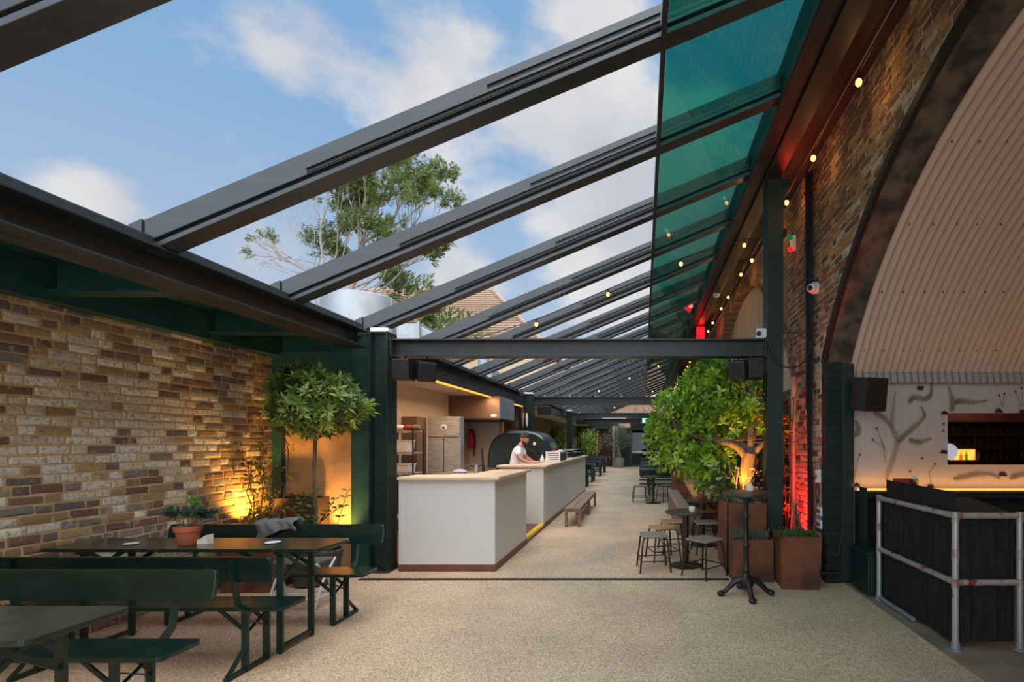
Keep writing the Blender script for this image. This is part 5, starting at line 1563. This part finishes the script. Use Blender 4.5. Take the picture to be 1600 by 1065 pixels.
for c, r_, n_ in (((.92, 6.95, 2.22), (.50, .48, .42), 1500), ((.50, 7.15, 1.95), (.40, .42, .38), 1100), ((1.38, 6.75, 2.12), (.34, .38, .36), 800), ((.34, 7.25, 1.72), (.30, .34, .30), 650),
                  ((.78, 7.0, 1.66), (.42, .36, .30), 900), ((.62, 7.1, 1.40), (.38, .32, .26), 650), ((1.05, 6.85, 1.85), (.4, .3, .25), 600), ((1.0, 6.9, 2.5), (.26, .3, .18), 330), ((.28, 7.3, 1.42), (.2, .24, .22), 260),
                  ((1.45, 6.7, 1.85), (.22, .2, .16), 240), ((1.68, 6.4, 1.75), (.12, .1, .2), 70), ((.95, 6.8, 1.36), (.3, .26, .26), 330)):
    scatter(mb, c, r_, int(n_ * .30), .105, .058, CITRUS, .35, .2); rosettes(mb, c, r_, int(n_ * .085), 6, .112, .058, CITRUS, .5)
mb.build('foliage', M['leaf'], t)
t = thing('shrub', 'flowering white shrub below the citrus tree along the drinks ledge', 'shrub', (1.25, 7.2, .80))
mb = MB(); tips = []
for k in range(14): branchy(mb, (1.2 + .015 * k, 6.5 + .03 * k, .78), (RND.uniform(-.9, .3), -.2, .9), .3, .008, 1, tips, n=2)
mb.build('stem', M['bark'], t)
mb = MB(); scatter(mb, (1.08, 6.95, 1.06), (.28, .5, .24), 520, .085, .05, LAUREL + HERB, .2, .3); scatter(mb, (1.12, 8.6, 1.05), (.20, .9, .22), 420, .085, .05, LAUREL + CITRUS[:2], .2, .3); scatter(mb, (1.46, 6.75, 1.05), (.06, .25, .3), 70, .07, .045, HERB + [(.4, .38, .04)], .2)
mb.build('foliage', M['leaf'], t)
mb = MB()
for k in range(46):
    p = Vector((RND.uniform(.8, 1.48), RND.uniform(6.35, 7.4), RND.uniform(.86, 1.30)))
    for q in range(5): mb.leaf(p, (math.cos(q * 1.26), math.sin(q * 1.26) - .6, .3), (0, -1, .4), .038, .03, (.75, .66, .62))
mb.build('flower', M['petal'], t, kind='stuff')
t = thing('ground_uplight', 'small amber uplight at the foot of the citrus trunk', 'uplight', (1.2, 6.42, .80))
MB().cyl((1.2, 6.42, .78), (1.2, 6.42, .84), .03).build('housing', M['black'], t)
MB().cyl((1.2, 6.42, .841), (1.2, 6.42, .845), .024).build('lens', M['led'], t)
lamp('SPOT', (1.16, 6.30, .92), 120, (1, .40, .045), .03, aim=(1.36, 6.62, 1.45), spot=math.radians(70), blend=.8)
t = thing('ground_uplight', 'small amber uplight in the planting at the far end of the drinks ledge', 'uplight', (1.40, 10.0, .80))
MB().cyl((1.40, 10, .78), (1.40, 10, .90), .03).build('housing', M['black'], t)
MB().ball((1.40, 9.98, .93), .03, 10, 8).build('lens', M['led'], t)
lamp('POINT', (1.1, 9.9, 1.05), 5, (1, .5, .1), .04)
# climber and red flood behind the column
t = thing('wall_climber', 'red lit climbing plant on the brick wall behind the gutter column', 'climbing plant', (1.95, 6.9, 0))
mb = MB(); pts = []
for k in range(6):
    p = Vector((1.93, 6.75 + .08 * k, 0)); L_ = [p]
    for i in range(9): L_.append(L_[-1] + Vector((RND.uniform(-.02, .02), RND.uniform(-.05, .05), .24)))
    for q in L_: q.x = min(max(q.x, 1.88), 2.03)
    mb.tube(L_, .006, 4, False); pts += L_[3:]
mb.build('stem', M['bark'], t)
mb = MB()
for p in pts:
    for i in range(11): mb.leaf(p + rp() * .07 - Vector((.05, 0, 0)), rp() - Vector((.5, 0, 0)), (-1, 0, .6), .065, .045, lc([(.2, .3, .06), (.3, .3, .08), (.28, .2, .08)]))
mb.build('foliage', M['leaf_soft'], t)
t = thing('flood_light', 'red floodlight on the floor behind the gutter column', 'floodlight', (1.86, 6.5, 0))
MB().box(1.80, 1.92, 6.44, 6.54, 0, .10).build('housing', M['black'], t)
MB().box(1.81, 1.91, 6.45, 6.53, .101, .106).build('lens', M['red_lens'], t)
lamp('SPOT', (1.88, 6.5, .13), 320, (1, .012, .01), .04, aim=(2.02, 6.62, 1.4), spot=math.radians(75), blend=.7)
t = thing('flood_light', 'red floodlight high on the gutter column by the brick wall', 'floodlight', (1.80, 6.62, 4.25))
MB().box(1.76, 1.84, 6.56, 6.68, 4.25, 4.33).build('housing', M['black'], t)
MB().box(1.77, 1.83, 6.57, 6.67, 4.331, 4.336).build('lens', M['red_lens'], t)
MB().bar((1.72, 6.55, 4.29), (1.77, 6.6, 4.29), .03, .03).build('bracket', M['black'], t)
lamp('SPOT', (1.80, 6.55, 4.36), 16, (1, .015, .012), .04, aim=(1.83, 6.35, 4.85), spot=math.radians(110), blend=.7)
t = thing('red_sign_box', 'red glowing lamp box under the gutter at the second column', 'lamp', (1.62, 14.4, 4.5))
MB().box(1.50, 1.72, 14.35, 14.43, 4.50, 4.82).build('face', M['red_lens'], t)
MB().box(1.49, 1.73, 14.43, 14.455, 4.49, 4.83).build('housing', M['black'], t)
lamp('POINT', (1.62, 14.2, 4.66), 5, (1, .02, .015), .05)
# ------------------------------------------------------------------ scaffold bar
t = thing('scaffold_bar', 'black boarded bar counter framed by galvanised scaffold pipes', 'bar counter', (2.6, 4.5, 0))
mb = MB(); y = 3.99
while y < 5.17:
    mb.box(2.43, 2.455, y, min(y + .096, 5.18), .03, 1.02); y += .1
mb.box(2.445, 2.465, 3.98, 5.18, .03, 1.02).build('side_panel', M['black_wood'], t)
mb = MB(); x = 2.45
while x < 2.86:
    mb.box(x, min(x + .096, 2.88), 3.975, 4.0, .05, 1.0); x += .1
mb.box(2.45, 2.88, 3.99, 4.01, .05, 1.0).build('front_panel', M['black_wood'], t)
MB().prism([(2.47, 4.0), (2.90, 4.0), (3.3, 5.18), (2.47, 5.18)], 'z', 1.0, 1.04).build('bar_top', M['black_wood'], t)
MB().hexa([(2.44, 4.0, 1.02), (2.455, 4.0, 1.02), (2.475, 5.18, 1.02), (2.46, 5.18, 1.02), (2.44, 4.0, 1.205), (2.455, 4.0, 1.205), (2.475, 5.18, 1.215), (2.46, 5.18, 1.215)]).build('upstand', M['black_wood'], t)
PO = [(2.405, 3.945), (2.395, 5.2), (2.90, 3.945)]
for x, y in PO:
    p = MB().cyl((x, y, 0), (x, y, 1.03), .024, None, 14).build('post', M['pipe'], t, smooth=True)
    MB().cyl((x, y, 0), (x, y, .012), .055, None, 18).cyl((x, y, 0), (x, y, .06), .031, None, 14).build('foot_flange', M['galv'], p, smooth=True)
    for z in (1.03, .517):
        MB().cyl((x, y, z - .045), (x, y, z + .03), .028, None, 14).build('clamp', M['clamp'], p, smooth=True)
    MB().cyl((x, y, .70), (x, y, .78), .027, None, 14).build('coupler', M['clamp'], p, smooth=True)
for z in (1.03, .517):
    for a, b in (((2.405, 3.945), (2.395, 5.2)), ((2.405, 3.945), (2.90, 3.945))):
        p = MB().cyl((*a, z), (*b, z), .024, None, 14).build('rail', M['pipe'], t, smooth=True)
        A_, B_ = Vector((*a, z)), Vector((*b, z))
        for f in (.06, .35, .7):
            q = A_.lerp(B_, f); dd = (B_ - A_).normalized() * .018
            MB().cyl(q - dd, q + dd, .027, None, 14).build('coupler', M['clamp'], p, smooth=True)
MB().cyl((2.40, 4.55, .024), (2.395, 5.2, .024), .022, None, 12).build('kick_rail', M['galv'], t, smooth=True)
t = thing('glass_cup', 'small clear glass with a pale drink on the scaffold bar', 'glass', (2.62, 4.95, 1.04))
MB().lathe([(.03, 0), (.036, .02), (.04, .2), (.036, .2), (.03, .03), (.001, .03)], (2.62, 4.95, 1.041), 18).build('cup', M['clear_glass'], t, smooth=True)
MB().ball((2.62, 4.95, 1.25), (.028, .028, .022), 10, 8).build('garnish', M['ceramic'], t, smooth=True)
t = thing('menu_card', 'dark red menu card propped on the scaffold bar', 'menu', (2.6, 5.1, 1.04))
MB().hexa([(2.50, 5.06, 1.041), (2.78, 5.06, 1.041), (2.78, 5.08, 1.041), (2.50, 5.08, 1.041), (2.50, 5.11, 1.235), (2.70, 5.11, 1.235), (2.70, 5.13, 1.235), (2.50, 5.13, 1.235)]).build('card', M['menu_red'], t)
t = thing('storage_bench', 'low dark green box seat between the pier and the scaffold bar', 'seat', (2.6, 5.55, 0))
MB().box(2.33, 2.95, 5.30, 5.71, 0, .43).build('box', M['green_dk'], t, bevel=.006)
MB().box(2.32, 2.96, 5.29, 5.715, .43, .455).build('lid', M['green_dk'], t, bevel=.006)
t = thing('side_screen', 'narrow dark green upright board beside the white printed wall', 'screen', (2.42, 5.6, 0))
MB().box(2.41, 2.43, 5.55, 5.71, .456, 1.10).build('board', M['green_dk'], t)


def speaker(label, c, size, rz=0, tilt=0, mat='black', arm=None, name='loudspeaker'):
    t = thing(name, label, 'speaker', c)
    R_ = Matrix.Rotation(rz, 3, 'Z') @ Matrix.Rotation(tilt, 3, 'X')
    MB().obox(c, size, R_).build('cabinet', M[mat], t, bevel=.008)
    MB().obox(Vector(c) + R_ @ Vector((0, -size[1] / 2 - .004, 0)), (size[0] * .9, .012, size[2] * .9), R_).build('grille', M['cable'], t, bevel=.004)
    MB().obox(Vector(c) + R_ @ Vector((0, -size[1] / 2 - .012, -size[2] * .38)), (size[0] * .22, .004, size[2] * .03), R_).build('badge', M['charcoal'], t)
    if arm: MB().tube(arm, .012, 8).build('bracket', M['steel_dk'], t, smooth=True)
    return t


speaker('black loudspeaker on the white printed wall under the corrugated vault', (2.46, 5.58, 2.12), (.28, .24, .36), .25, .14, 'black', [(2.42, 5.7, 2.14), (2.36, 5.83, 2.14)])
speaker('square black loudspeaker under the tie beam against the eave column', (-2.94, 6.28, 2.48), (.21, .2, .25), 0, 0, 'black', [(-2.94, 6.3, 2.60), (-2.94, 6.35, 2.66)])
speaker('angled black loudspeaker under the tie beam above the counter', (-2.70, 6.36, 2.48), (.21, .2, .24), .6, .3, 'black', [(-2.70, 6.38, 2.58), (-2.70, 6.4, 2.66)])
speaker('black loudspeaker under the tie beam touching the gutter column', (1.38, 6.32, 2.50), (.19, .2, .25), 0, 0, 'black', [(1.38, 6.34, 2.62), (1.38, 6.38, 2.66)])
speaker('grey loudspeaker under the tie beam above the citrus tree', (1.19, 6.36, 2.50), (.19, .2, .22), -.5, .25, 'charcoal', [(1.19, 6.38, 2.60), (1.19, 6.4, 2.66)])
speaker('black loudspeaker under the second tie beam past the oven', (-2.78, 14.42, 2.50), (.34, .25, .24), .3, .2, 'black', [(-2.78, 14.45, 2.60), (-2.78, 14.5, 2.66)])
speaker('small black loudspeaker under the third tie beam', (-2.75, 22.4, 2.50), (.34, .25, .24), .3, .2, 'black', [(-2.75, 22.43, 2.60), (-2.75, 22.5, 2.66)])
# small fixtures
t = thing('smoke_detector', 'round white smoke detector under the box gutter', 'smoke detector', (1.6, 11.2, 4.83))
MB().lathe([(.03, -.07), (.06, -.06), (.075, -.02), (.075, 0), (.001, 0)], (1.6, 11.2, 4.834), 22).build('body', M['plastic_white'], t, smooth=True)
t = thing('security_camera', 'white dome security camera on the brick pier by the cables', 'camera', (2.05, 6.14, 3.44))
MB().cyl((2.09, 6.14, 3.44), (2.03, 6.14, 3.44), .07, None, 20).ball((2.01, 6.10, 3.43), (.06, .06, .055), 14, 10).build('dome', M['plastic_white'], t, smooth=True)
MB().ball((1.975, 6.06, 3.42), (.032, .032, .032), 12, 8).build('lens', M['black'], t, smooth=True)
t = thing('emergency_lamp', 'white twin lamp with green and red lenses on the brick pier', 'emergency light', (2.05, 7.0, 4.4))
MB().box(2.02, 2.09, 6.98, 7.06, 4.22, 4.42).build('housing', M['plastic_white'], t, bevel=.01)
MB().ball((2.0, 6.97, 4.38), .038, 12, 8).build('green_lens', M['green_lens'], t, smooth=True)
MB().ball((2.0, 6.97, 4.22), .035, 12, 8).build('red_lens', M['red_lens'], t, smooth=True)
t = thing('junction_box', 'white junction box on the tie beam end at the gutter column', 'junction box', (1.46, 6.34, 2.9))
MB().box(1.40, 1.52, 6.30, 6.38, 2.875, 3.0).build('box', M['plastic_white'], t, bevel=.01)
MB().cyl((1.42, 6.295, 2.93), (1.42, 6.28, 2.93), .03, None, 12).build('lens', M['black'], t)
for z, lab in ((.79, 'white double socket on the pier, upper of the pair'), (.64, 'white double socket on the pier, lower of the pair')):
    t = thing('socket', lab, 'socket', (2.06, 5.98, z))
    MB().box(2.05, 2.088, 5.92, 6.06, z - .05, z + .05).build('plate', M['plastic_white'], t, bevel=.006)
    MB().box(2.045, 2.05, 5.94, 5.98, z - .02, z + .02).box(2.045, 2.05, 6.0, 6.04, z - .02, z + .02).build('outlet', M['charcoal'], t)
t = thing('socket', 'pale switch box on the pier above the coiled cable', 'switch', (2.06, 6.05, 1.2))
MB().box(2.04, 2.088, 6.0, 6.08, 1.12, 1.27).build('plate', M['plastic_white'], t, bevel=.006)
MB().box(2.035, 2.04, 6.02, 6.05, 1.16, 1.22).build('toggle', M['charcoal'], t)
# cables on the pier
t = thing('cable_bundle', 'bundle of black cables running down the brick pier', 'cables', (2.06, 6.3, .0))
for k in range(6):
    y = 6.20 + .035 * k; o_ = RND.uniform(-.02, .02)
    MB().tube(spline([(2.05, y, 4.9), (2.045, y + o_, 3.9), (2.05, y + .02, 3.1), (2.045, y, 2.3), (2.04, y + .04 * math.sin(k), 1.5), (2.05, y - .02, .8), (2.04, y + .02, .25)], 5), RND.uniform(.008, .014), 6).build('cable', M['cable'], t, smooth=True)
MB().tube([(2.06, 6.46, 3.9), (2.06, 6.46, 5.0)], .025, 10).tube([(2.06, 6.47, 2.0), (2.055, 6.47, 3.9)], .012, 8).build('conduit', M['cable'], t, smooth=True)
t = thing('cable', 'loose black cables looping from the tie beam to the brick pier', 'cable', (1.8, 6.4, 2.8))
MB().tube(spline([(1.44, 6.36, 2.89), (1.53, 6.28, 2.84), (1.62, 6.26, 2.6), (1.80, 6.24, 2.5), (1.98, 6.22, 2.6), (2.05, 6.2, 2.82)], 6), .010, 7).build('low_loop', M['cable'], t, smooth=True)
MB().tube(spline([(1.5, 6.34, 2.94), (1.68, 6.28, 2.93), (1.88, 6.25, 2.92), (2.05, 6.22, 2.78)], 6), .006, 6).build('high_loop', M['cable'], t, smooth=True)
t = thing('cable', 'coiled black cable hanging on the pier above the sockets', 'cable', (2.05, 6.0, 1.0))
MB().tube([(2.04 + .006 * (k % 3), 6.02 + .05 * math.sin(k * .5), 1.0 + .12 * math.cos(k * .5)) for k in range(40)], .007, 6).tube(spline([(2.04, 6.02, .9), (2.02, 6.1, .5), (2.05, 5.95, .34), (2.1, 5.77, .38), (2.2, 5.77, .36), (2.26, 5.77, .9), (2.255, 5.78, 2.2)], 6), .006, 6).build('coil', M['charcoal'], t, smooth=True)
t = thing('waste_pipe', 'short black waste pipe at the foot of the pier', 'pipe', (1.98, 5.95, .1))
MB().tube([(2.03, 6.1, .5), (2.03, 6.0, .3), (2.01, 5.9, .12), (1.98, 5.85, .06)], .035, 10).cyl((1.96, 5.72, .13), (2.2, 5.74, .13), .028, None, 12).build('pipe', M['cable'], t, smooth=True)

# ------------------------------------------------------------------ festoon lights
def make_bulb():
    t = thing('festoon_bulb', 'x', 'light bulb', (0, 0, 0), 0, 'warm festoon bulbs')
    MB().cyl((0, 0, .028), (0, 0, .085), .016, .014, 10).build('holder', M['black'], t, smooth=True, world=False)
    MB().ball((0, 0, 0), (.028, .028, .034), 12, 8).build('glass', M['bulb'], t, smooth=True, world=False)
    return t


BL = make_bulb(); used = False


def bulb(loc, label, group):
    global used
    if not used:
        used = True; BL.location = loc; BL['label'] = label; BL['group'] = group
    else:
        dup(BL, loc, None, label, group)


ys = [4.42, 5.6, 6.64, 7.7, 8.76, 9.74, 11.2, 12.2, 13.7, 14.65, 16.0] + [17.1 + 1.1 * k for k in range(14)]
pts = []
for k, y in enumerate(ys):
    z = 4.70 if y < 9 else 4.76 + .01 * (k % 3)
    bulb((1.86, y, z), 'warm bulb strung along the brick wall, %s from the camera' % ORD[k], 'festoon along the brick wall')
    pts.append((1.86, y, z + .085))
    if k < 9: lamp('POINT', (1.88, y, z - .07), 1.5, (1, .50, .16), .03)
wire = [(1.86, -.5, 4.9), (1.86, 3.2, 4.82)]
for a, b in zip(pts, pts[1:]): wire += [a, ((a[0] + b[0]) / 2, (a[1] + b[1]) / 2, (a[2] + b[2]) / 2 + .03)]
tag(MB().tube(wire + [pts[-1]], .006, 5).build('festoon_cable', M['cable'], smooth=True), 'black festoon cable carrying bulbs along the viaduct brick wall', 'cable')
tag(MB().tube([(1.92, -.5, 5.0), (1.92, 8, 4.9), (1.95, 33, 4.98)], .005, 5).build('support_wire', M['galv'], smooth=True), 'thin steel support wire beside the wall festoon', 'wire')
for nm, Y, xs in (('under the nearer open rafters', 8.0, (1.58, .59, -.55, -1.67)), ('under the rafters past the second tie beam', 18.7, (.55, -.5, -1.62)), ('close to the far doors', 28.0, (.53, -1.57))):
    zz = lambda x: min(zr(x) - .17, 4.72) - .05
    ends = [(1.92, Y, 4.86)] + [(x, Y, zz(x) + .085) for x in xs] + [(-3.3, Y, 3.0)]
    for k, x in enumerate(xs):
        bulb((x, Y, zz(x)), 'warm bulb strung %s, %s from the brick wall' % (nm, ORD[k]), 'festoon crossing the roof')
    tag(MB().tube(spline(ends, 6), .006, 5).build('festoon_cable', M['cable'], smooth=True), 'black festoon cable crossing %s' % nm, 'cable')

# ------------------------------------------------------------------ far plants and the tree beyond the wall
t = thing('olive_tree', 'slender grey green olive tree in a pot before the far doors', 'potted tree', (-1.6, 31.8, 0))
MB().lathe([(.24, 0), (.3, .1), (.34, .5), (.36, .62), (.3, .62), (.001, .55)], (-1.5, 31.8, 0), 24).build('pot', M['galv'], t, smooth=True)
MB().tube([(-1.45, 31.8, .55), (-1.52, 31.8, 1.0), (-1.62, 31.8, 1.5), (-1.6, 31.8, 2.0)], [.13, .1, .08, .05], 8).build('trunk', M['bark_pale'], t, smooth=True)
mb = MB(); scatter(mb, (-1.65, 31.8, 1.75), (.85, .7, .7), 900, .16, .04, OLIVE, .1, .2); scatter(mb, (-1.5, 31.8, 2.35), (.5, .4, .4), 350, .16, .04, OLIVE, .1); scatter(mb, (-1.0, 31.8, 1.7), (.4, .4, .4), 250, .16, .04, OLIVE, .1); mb.build('foliage', M['leaf_soft'], t)
t = thing('timber_post', 'pale square timber post behind the olive tree', 'post', (-1.75, 32.6, 0))
MB().box(-1.95, -1.78, 32.5, 32.66, 0, 2.6).box(-1.68, -1.56, 32.5, 32.66, 0, 2.6).build('shaft', M['copperwall'], t)
for x, y, z, r_, lab, nm in ((-3.2, 29.9, 1.6, .75, 'bright green bamboo clump far down the kitchen side wall', 'bamboo'), (-4.0, 24.0, 1.8, .5, 'thin climbing plant on the far yard brick wall', 'wall_climber')):
    t = thing(nm, lab, 'plant', (x, y, 0))
    mb = MB()
    for k in range(14): mb.tube([(x + RND.uniform(-.3, .3) * r_, y, 0), (x + RND.uniform(-.7, .7) * r_, y, z + r_ * .5)], .015, 4, False)
    mb.build('stem', M['bark'], t)
    mb = MB(); scatter(mb, (x, y, z), (r_, r_ * .6, r_ * .95), 700, .2, .05, CITRUS if nm == 'bamboo' else LAUREL, .1); mb.build('foliage', M['leaf_soft'], t)
    MB().box(x - .3, x + .3, y - .25, y + .25, 0, .5).build('planter_box', M['wood_orange'], t)
for k, (x, y, lab) in enumerate(((1.05, 14.9, 'potted red geranium on the green table, first row past the round stools'), (.55, 17.4, 'potted red geranium on the green table, second row past the round stools'), (1.3, 17.4, 'green potted plant on the green table, second row past the round stools'))):
    t = thing('geranium_pot', lab, 'pot plant', (x, y, .8))
    MB().lathe([(.07, 0), (.1, .17), (.11, .2), (.001, .18)], (x, y, .80), 16).build('pot', M['terracotta'], t, smooth=True)
    mb = MB(); scatter(mb, (x, y, 1.08), (.2, .2, .14), 120, .09, .05, LAUREL, .1)
    if k < 2:
        for q in range(30): mb.leaf(Vector((x, y, 1.14)) + Vector((rp().x * .2, rp().y * .2, rp().z * .1)), rp(), (0, 0, 1), .06, .05, (.45, .03, .03))
    mb.build('foliage', M['leaf_soft'], t)
RND.seed(5)
t = thing('ash_tree', 'tall sparse ash tree rising beyond the brick wall and steel drum', 'tree', (-10.6, 17, -.06))
mb = MB(); tips = []
mb.tube([(-10.7, 17, -.06), (-10.6, 17, 3.6), (-10.55, 17, 5.6), (-10.6, 17, 7.4)], [.28, .22, .17, .12], 10)
mb.tube([(-10.57, 17, 5.0), (-9.9, 17, 6.2), (-9.5, 17, 7.2), (-9.3, 17, 8.2)], [.14, .11, .09, .07], 8)
for p, dd, L_ in (((-10.6, 17, 7.3), (-.2, 0, 1), 1.5), ((-10.6, 17, 7.0), (.3, .2, 1), 1.5), ((-10.6, 17, 6.3), (.8, -.1, .7), 1.4), ((-10.58, 17, 5.6), (-.5, 0, .7), 1.3), ((-10.58, 17, 5.4), (.6, 0, .7), 1.3),
                  ((-9.3, 17, 8.2), (.3, 0, 1), 1.4), ((-9.3, 17, 8.2), (.9, .1, .6), 1.5), ((-9.4, 17, 7.6), (.9, 0, .4), 1.5), ((-9.7, 17, 6.7), (.9, .1, .35), 1.6), ((-9.9, 17, 6.2), (.8, -.1, .2), 1.5),
                  ((-9.3, 17, 8.0), (-.3, .2, 1), 1.4), ((-10.0, 17, 6.0), (.9, .2, -.05), 1.3), ((-10.6, 17, 6.8), (-.8, 0, .6), 1.2), ((-9.5, 17, 7.2), (.1, -.2, 1), 1.4)):
    branchy(mb, p, dd, L_, .05, 3, tips, .62, 3, .1)
for k in range(7):
    x = -12.2 + .22 * k; mb.tube([(-11.4 + .08 * k, 17, 8.2), (x, 17, 9.6), (x - .05 + RND.uniform(-.1, .2), 17, 11.0 + RND.uniform(-.5, .5))], [.014, .010, .006], 4)
for k in range(6): branchy(mb, (-11.0, 17, 6.3 + .25 * k), (-1, 0, RND.uniform(-.1, .5)), 1.0, .02, 2, [], .6, 2, .05)
mb.build('branch', M['bark_pale'], t)
mb = MB()
for p, dd in tips:
    bare = p.x < -11.6 or (p.x < -10.9 and p.z > 9.3)
    if bare and RND.random() < .8: continue
    for k in range(4):
        ax = (dd + rp() * .9 + Vector((0, 0, -.15))).normalized(); r_ = ax.orthogonal().normalized(); q0 = p + rp() * .16
        for i in range(4):
            for s in (-1, 1): mb.leaf(q0 + ax * .05 * i, ax * .6 + r_ * s, Vector((0, 0, 1)) + rp() * .4, .15, .06, lc(ASH))
mb.build('foliage', M['leaf_soft'], t)
t = thing('shrub', 'dark green bush beyond the wall between the steel drum and tiled roof', 'shrub', (-8.0, 21, -.06))
mb = MB(); scatter(mb, (-8.0, 21, 6.0), (1.9, 1.2, 1.0), 1500, .22, .09, ASH + LAUREL[2:4], .2); mb.build('foliage', M['leaf_soft'], t)
MB().tube([(-8, 21, -.06), (-8, 21, 5.5)], [.2, .1], 8).build('trunk', M['bark_pale'], t)
